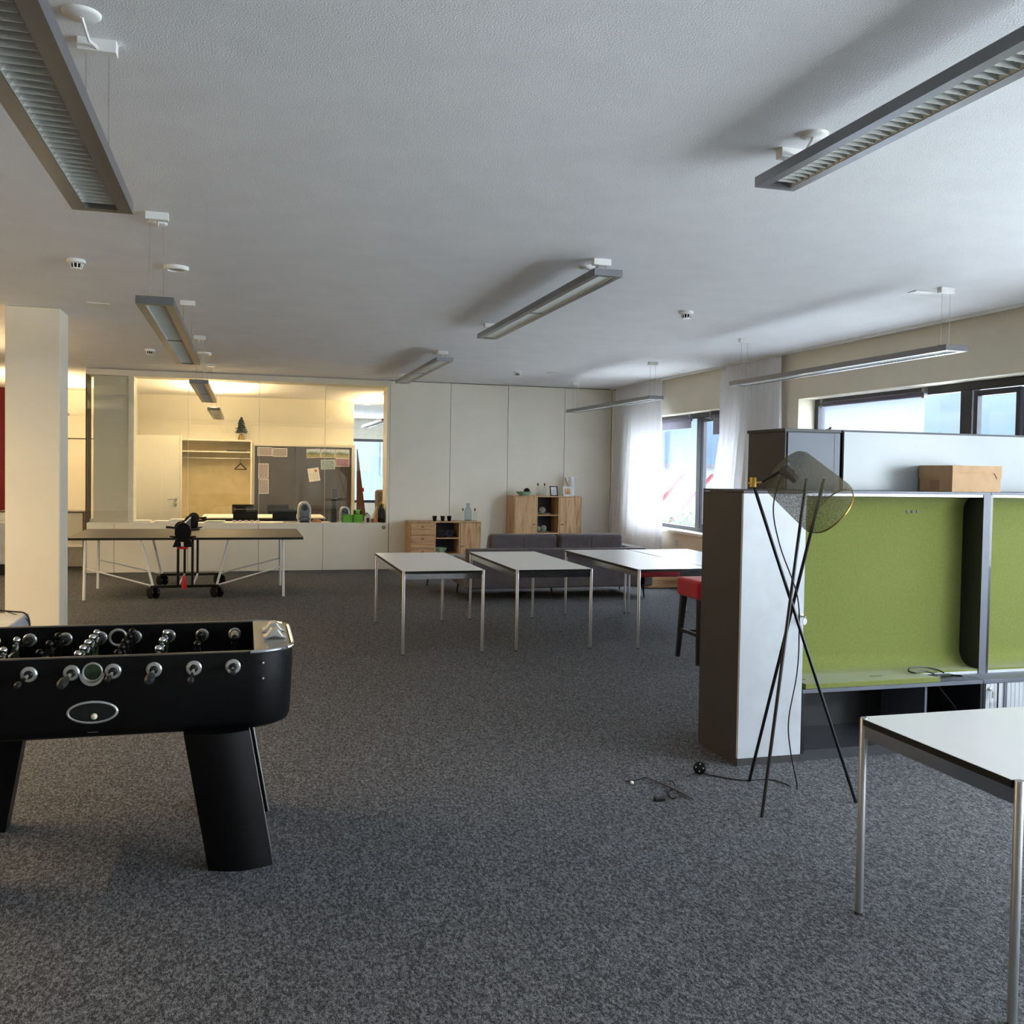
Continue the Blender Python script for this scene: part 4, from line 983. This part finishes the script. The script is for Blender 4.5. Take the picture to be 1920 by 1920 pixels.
MB().lathe([(.06, 0), (.057, .03), (.03, .16), (.012, .26), (.001, .27)], (2.075, 15.74, SL), (.15, 0, 1), 14).build('cone', mat('wrap_cream', (232, 214, 196), .7), r, smooth=True)
o = MB().ball((2.068, 15.55, SL+.035), .034, 14).build('orange_fruit', mat('orange_skin', (206, 120, 70), .5), smooth=True); tag(o, 'orange lying before the wrapping cone', 'fruit')
wb = [(.036, 0), (.038, .005), (.038, .19), (.03, .225), (.014, .25), (.013, .31), (.001, .31)]
for x, y, l, h in ((2.15, 15.60, 'dark bottle beside the wrapping cone', 1.0), (2.19, 15.68, 'dark bottle behind the front pair', 1.08), (2.192, 15.525, 'dark bottle against the jamb', .96)):
    r = thing('wine_bottle', (x, y, SL), l, 'bottle', 'dark bottles on the sill')
    MB().lathe([(a*.85, b*h) for a, b in wb], (x, y, SL), n=18).build('glass', mat('bottle_black', (16, 18, 26), .1), r, smooth=True)
    MB().lathe([(.033, .07), (.033, .16), (.0325, .165)], (x, y, SL), n=18, cap=False).build('paper_label', mat('label_dark', (60, 66, 84), .5), r)
    MB().lathe([(.0135, .285*h), (.0135, .315*h), (.001, .317*h)], (x, y, SL), n=12).build('foil_cap', M_brass, r)
o = MB().loft([[(1.13+dx*sx_, 15.62+dy*sx_, SL+zz) for dx, dy in ((-.09, -.03), (0, -.05), (.09, -.02), (.07, .04), (-.02, .05), (-.08, .03))] for zz, sx_ in ((0, 1), (.03, .85), (.05, .5))]).build('snack_bag', mat('amber_bag', (196, 130, 70), .5), bevel=.01); tag(o, 'crumpled amber bag beside the first coffee machine', 'bag')
def papers(x0, x1, n, label, h=.006, seed=0, m=None):
    rr = random.Random(seed)
    for i in range(n):
        dx, dy, a = rr.uniform(-.02, .02), rr.uniform(-.02, .02), rr.uniform(-.1, .1)
        cx, cy, w2, d2 = (x0+x1)/2+dx, 15.62+dy, (x1-x0)/2, .13
        c, s = math.cos(a), math.sin(a)
        q = lambda z: [(cx+u*c-v*s, cy+u*s+v*c, z) for u, v in ((-w2, -d2), (w2, -d2), (w2, d2), (-w2, d2))]
        o = MB().hexa(q(SL+i*h), q(SL+(i+1)*h-.001)).build('magazine', m or M_paper)
        tag(o, label % (('bottom', 'second', 'third', 'fourth', 'fifth', 'sixth')[i]), 'magazine', 'magazines and papers on the sill')
papers(-1.60, -1.38, 4, '%s magazine from below of the stack at the pale post', .008, 1)
papers(-1.33, -1.12, 3, '%s magazine from below of the low stack before the open door', .008, 2)
papers(-1.10, -.88, 5, '%s magazine from below of the tall stack before the door edge', .010, 3)
papers(-.58, -.30, 3, '%s folder from below of the stack by the net', .008, 4, mat('mint_folder', (196, 208, 196), .6))
r = thing('binder_row', (-.05, 15.7, SL), 'pale drawer tray with pink tabs before the office chairs', 'tray')
B(-.2, .3, 15.62, 15.82, SL, SL+.006).build('tray', M_paper, r)
for k in range(5): B(-.18+k*.09, -.12+k*.09, 15.60, 15.64, SL+.006, SL+.03).build('tab', mat('pink_tab', (214, 190, 190), .6), r)
# lock knobs on the low wall and the glass corner
for x, y, z, l in ((2.195, YB, .685, 'round brass lock in the low wall under the dark bottles'), ):
    r = thing('round_lock', (x, y, z), l, 'lock'); MB().lathe([(.03, 0), (.03, .006), (.022, .008), (.02, .004), (.001, .004)], (x, y, z), (0, -1, 0), 20).build('rosette', mat('lock_brass', (150, 120, 80), .35, .8), r)
    MB().lathe([(.014, .004), (.014, .012), (.001, .012)], (x, y, z), (0, -1, 0), 14).build('cylinder', M_silverp, r)
o = B(-2.24, -2.19, YB-.012, YB+.005, .775, .82).build('glass_clamp', M_steel, bevel=.004); tag(o, 'small steel clamp at the bottom corner of the end pane', 'clamp')

# ================================================================ OFFICE BEHIND THE GLASS
r = thing('door_1', (-1.48, 17.6, 0), 'cream door leaf standing open behind the glass', 'door', kind='structure')
B(-1.86, -1.09, 17.58, 17.62, 0, 2.165).build('door_leaf', M_cream, r, bevel=.002)
B(-1.088, -1.06, 17.57, 17.63, 0, 2.175).build('door_edge', M_warmwhite, r)
h = MB().tube((-1.155, 17.58, 1.05), (-1.155, 17.53, 1.05), .011, 10).tube((-1.15, 17.53, 1.05), (-1.29, 17.53, 1.05), .01, 10).lathe([(.024, 0), (.024, .008), (.001, .008)], (-1.155, 17.58, 1.05), (0, -1, 0), 16)
h.build('door_handle', M_steel, r); MB().lathe([(.024, 0), (.024, .008), (.001, .008)], (-1.155, 17.58, .95), (0, -1, 0), 16).build('lock_rosette', M_steel, r)
wd = thing('open_wardrobe', (-.5, 20.45, 0), 'cream open wardrobe niche with shelf and hanging rod', 'wardrobe')
c = MB(); c.box(-1.3, .15, 20.15, 20.69, 2.15, 2.185).box(-1.3, -1.265, 20.15, 20.69, 0, 2.15).box(.115, .15, 20.15, 20.69, 0, 2.15)
c.build('carcass', M_cream, wd, bevel=.002); B(-1.265, .115, 20.66, 20.69, 0, 2.15).build('back', mat('wardrobe_back', (206, 190, 150), .6), wd)
B(-1.265, .115, 20.2, 20.66, 1.92, 1.945).build('shelf', M_warmwhite, wd)
MB().tube((-1.265, 20.4, 1.80), (.115, 20.4, 1.80), .012, 10).build('hanging_rod', M_steel, wd)
o = B(-.35, .05, 20.22, 20.5, 1.946, 1.965).build('dark_board', M_black); tag(o, 'flat dark board on the wardrobe shelf', 'board')
r = thing('coat_hanger', (-.08, 20.4, 1.82), 'black triangular coat hanger on the wardrobe rod', 'hanger')
MB().pipe([(-.08, 20.4, 1.815), (-.06, 20.4, 1.825), (-.05, 20.4, 1.80), (-.08, 20.4, 1.76), (-.08, 20.4, 1.70)], .005, 6).build('hook', M_black, r)
MB().tube((-.08, 20.4, 1.70), (-.20, 20.4, 1.58), .013, 8).tube((-.08, 20.4, 1.70), (.04, 20.4, 1.58), .013, 8).tube((-.20, 20.4, 1.58), (.04, 20.4, 1.58), .010, 8).build('triangle', M_black, r)
# christmas tree
r = thing('small_fir_tree', (-.07, 20.4, 2.186), 'tiny artificial fir in a burlap base on the wardrobe', 'fir tree')
MB().lathe([(.06, 0), (.065, .03), (.05, .09), (.03, .11), (.045, .13)], (-.07, 20.4, 2.186), n=14).build('burlap_base', M_burlap, r, smooth=True)
MB().tube((-.07, 20.4, 2.3), (-.07, 20.4, 2.66), .01, 6, .004).build('trunk', M_walnut, r)
q = MB(); rr = random.Random(4)
for k in range(9):
    z = 2.36+k*.036; R = .125*(1-k/9.5)+.012
    for j in range(9):
        a = 2*PI*(j/9+k*.37)+rr.uniform(-.2, .2); l = R*rr.uniform(.8, 1.15)
        q.tube((-.07, 20.4, z), (-.07+l*math.cos(a), 20.4+l*math.sin(a), z-.03+rr.uniform(-.01, .02)), .018, 5, .008)
q.build('branches', M_leaf, r)
gc = thing('glass_cupboard', (1.2, 20.45, 0), 'cream cupboard with two dark glass doors holding pinned photos', 'cupboard')
c = MB().box(.152, .2, 20.3, 20.69, 0, 2.13).box(2.19, 2.26, 20.3, 20.69, 0, 2.13).box(.2, 2.19, 20.3, 20.69, 2.075, 2.13).box(.2, 2.19, 20.36, 20.69, 0, 2.075)
c.build('frame', M_cream, gc)
for a, b in ((.203, 1.012), (1.018, 2.187)): B(a, b, 20.325, 20.335, .05, 2.07).build('glass_door', M_bronzeglass, gc)
mrow = picture_mat('vineyard_rows', 'rows', ((205, 196, 200), (66, 52, 56), (214, 206, 210), (84, 66, 70)))
mland = picture_mat('landscape_photo', 'land', ((150, 120, 60), (176, 168, 90), (96, 110, 70), (205, 222, 235), (190, 215, 235)))
mpink = picture_mat('pink_photo', 'noise', ((104, 62, 84), (176, 128, 146), (84, 58, 76)))
mblue = picture_mat('blue_photo', 'noise', ((30, 58, 84), (170, 188, 196), (60, 92, 64)))
def photo(x0, x1, z0, z1, m, label, tilt=0., plain=False):
    cx, cz = (x0+x1)/2, (z0+z1)/2
    r = thing('pinned_photo', (cx, 20.318, cz), label, 'photo', 'papers pinned to the dark glass doors')
    B(x0, x1, 20.317, 20.322, z0, z1).build('sheet', M_paper, r)
    if not plain: B(x0+.012, x1-.012, 20.3145, 20.317, z0+.012, z1-.012).build('print', m, r)
    else:
        MB().lathe([(.03, 0), (.03, .002), (.001, .002)], (cx+.05, 20.317, z1-.06), (0, -1, 0), 14).build('red_seal', mat('seal_red', (190, 100, 90), .6), r)
        t = MB()
        for k in range(9): t.box(x0+.03, x1-.03, 20.3155, 20.317, z1-.12-k*.015, z1-.117-k*.015)
        t.build('print', mat('faint_ink', (190, 186, 176), .8), r)
    r.rotation_euler.y = tilt
photo(.255, .55, 1.865, 2.045, mrow, 'photo of furrows in the top corner beside the wardrobe')
photo(.56, .855, 1.855, 2.035, mrow, 'second photo of furrows in the top row')
photo(.275, .48, 1.40, 1.71, mrow, 'upright photo below the furrow photos')
photo(.285, .485, 1.08, 1.385, mrow, 'lowest upright photo near the black chairs')
photo(1.25, 1.54, 1.845, 2.03, mland, 'tilted landscape photo first of the three at the top', -.05)
photo(1.55, 1.84, 1.85, 2.03, mland, 'landscape photo in the middle of the three at the top')
photo(1.85, 2.14, 1.85, 2.03, mland, 'landscape photo beside the cupboard frame at the top')
photo(1.85, 2.14, 1.67, 1.845, mpink, 'pink photo under the top landscape')
photo(1.55, 1.84, 1.61, 1.81, mblue, 'bluish photo beside the pink one', -.04)
photo(1.29, 1.52, 1.35, 1.63, None, 'tilted white letter with a red seal', -.16, True)
# office table with black chairs
r = thing('office_table', (.35, 17.5, 0), 'long white table behind the glass', 'table')
B(-.70, 1.38, 16.9, 18.1, .745, .765).build('top', M_warmwhite, r); B(-.70, 1.38, 16.9, 18.1, .70, .745).build('frame', M_black, r)
for x in (-.66, 1.34):
    for y in (16.95, 18.05): B(x-.02, x+.02, y-.02, y+.02, 0, .70).build('leg', M_chrome, r)
def chair(x, y, face, label):
    r = thing('office_chair', (x, y, 0), label, 'chair', 'black chairs at the office table')
    B(x-.21, x+.21, y-.21, y+.21, .42, .47).build('seat', M_black, r, bevel=.015)
    yb = y-face*.2
    B(x-.2, x+.2, yb-.015, yb+.015, .66, .93).build('backrest', M_blackgloss, r, bevel=.015)
    for s in (-1, 1):
        MB().tube((x+s*.19, yb, .44), (x+s*.19, yb, .80), .011, 8).build('back_post', M_chrome, r)
        for d in (-1, 1): MB().tube((x+s*.2, y+d*.2, 0), (x+s*.19, y+d*.19, .43), .011, 8).build('leg', M_chrome, r)
for x, y, f_, l in ((.02, 16.72, 1, 'black chair back nearest the wardrobe side of the sill'), (.66, 16.72, 1, 'black chair back nearest the first coffee machine'), (-.02, 18.3, -1, 'black chair beyond the white table, under the hanger'), (.62, 18.3, -1, 'black chair beyond the white table, before the dark glass')):
    chair(x, y, f_, l)
o = MB().hexa([(2.28, 20.0, 0), (2.55, 20.0, 0), (2.55, 20.08, 0), (2.28, 20.08, 0)], [(2.28, 20.1, 2.05), (2.29, 20.1, 2.05), (2.29, 20.18, 2.05), (2.28, 20.18, 2.05)]).build('leaning_board', M_plum, bevel=.004)
tag(o, 'brown tapering board leaning at the cupboard end', 'board')
r = thing('post_sign', (2.56, 22, 0), 'dark post with a small red sign near the end window', 'sign')
B(2.51, 2.57, 21.97, 22.03, 0, 1.08).build('post', M_black, r, bevel=.004); B(2.52, 2.66, 21.96, 22.04, 1.10, 1.19).build('red_box', M_redp, r, bevel=.006); B(2.57, 2.61, 21.955, 21.96, 1.13, 1.16).build('white_mark', M_white, r)
r = thing('armchair', (2.8, 19.2, 0), 'taupe high backed armchair at the end of the office', 'armchair')
Mt = mat('armchair_taupe', (128, 116, 108), .9)
B(2.52, 3.12, 18.95, 19.6, .2, .45).build('seat', Mt, r, bevel=.04, seg=3); B(2.52, 3.12, 18.92, 19.08, .3, 1.22).build('backrest', Mt, r, bevel=.06, seg=4)
for x in (2.58, 3.06):
    for y in (19.0, 19.52): MB().tube((x, y, 0), (x, y, .21), .015, 8).build('leg', M_black, r)

# ================================================================ CORRIDOR AND LEFT SIDE
r = thing('corridor_cupboard', (-2.9, 16.3, 0), 'low cream sideboard with dark edges between the column and the glass', 'sideboard')
B(-3.6, -2.42, 16.0, 16.5, .40, .885).build('body', M_cream, r); B(-3.62, -2.40, 15.98, 16.52, .885, .905).build('top', mat('brown_edge', (96, 78, 66), .5), r)
B(-2.42, -2.40, 15.98, 16.5, .0, .885).build('side_edge', mat('brown_edge', (96, 78, 66), .5), r); B(-3.6, -2.42, 15.99, 16.5, .37, .4).build('white_rail', M_white, r)
B(-3.6, -2.42, 16.0, 16.02, .02, .045).build('foot_rail', M_anthr, r)
B(-3.60, -3.57, 16.0, 16.5, 0, .4).build('leg', M_anthr, r)
r = thing('drawer_unit', (-3.7, 15.4, 0), 'white drawer unit before the burgundy wall', 'drawer unit')
B(-4.1, -3.34, 15.2, 15.7, .17, .77).build('body', M_doorw, r, bevel=.003); B(-4.08, -3.36, 15.195, 15.2, .47, .74).build('drawer', M_doorw, r)
B(-4.08, -3.36, 15.195, 15.2, .19, .45).build('drawer', M_doorw, r)
for x in (-4.0, -3.42): B(x-.03, x+.03, 15.3, 15.6, 0, .17).build('foot', M_black, r)
r = thing('white_bench', (-2.1, 7.9, 0), 'low white box bench behind the football table', 'bench')
B(-2.6, -1.66, 7.4, 8.36, .0, .45).build('box', M_doorw, r, bevel=.012)
o = MB().pipe(smooth([V((-2.4, 8.2, .47)), V((-2.0, 8.26, .49)), V((-1.76, 8.28, .47)), V((-1.665, 8.25, .455)), V((-1.625, 8.2, .38)), V((-1.62, 8.16, .2)), V((-1.6, 8.15, .01))]), .007, 6).build('black_cable', M_black, smooth=True)
tag(o, 'black cable hanging over the edge of the white bench', 'cable')
o = MB().pipe(smooth([V((-2.4, 8.3, .62)), V((-2.1, 8.3, .56)), V((-1.8, 8.27, .47)), V((-1.64, 8.22, .40)), V((-1.61, 8.13, .2)), V((-1.58, 8.12, .008))]), .004, 6).build('thin_cable', M_anthr, smooth=True)
tag(o, 'thin grey cable crossing the black one at the white bench', 'cable')
# wall sockets
for y, z, l in ((12.97, .60, 'white wall socket under the curtained window'), ):
    r = thing('wall_socket', (XR, y, z), l, 'socket'); B(XR-.012, XR, y-.04, y+.04, z-.06, z+.06).build('plate', M_white, r, bevel=.003)
    B(XR-.014, XR-.012, y-.02, y+.02, z-.04, z-.005).box(XR-.014, XR-.012, y-.02, y+.02, z+.005, z+.04).build('socket_face', mat('socket_face_grey', (190, 188, 180), .6), r)  # socket faces slightly greyer than the plate
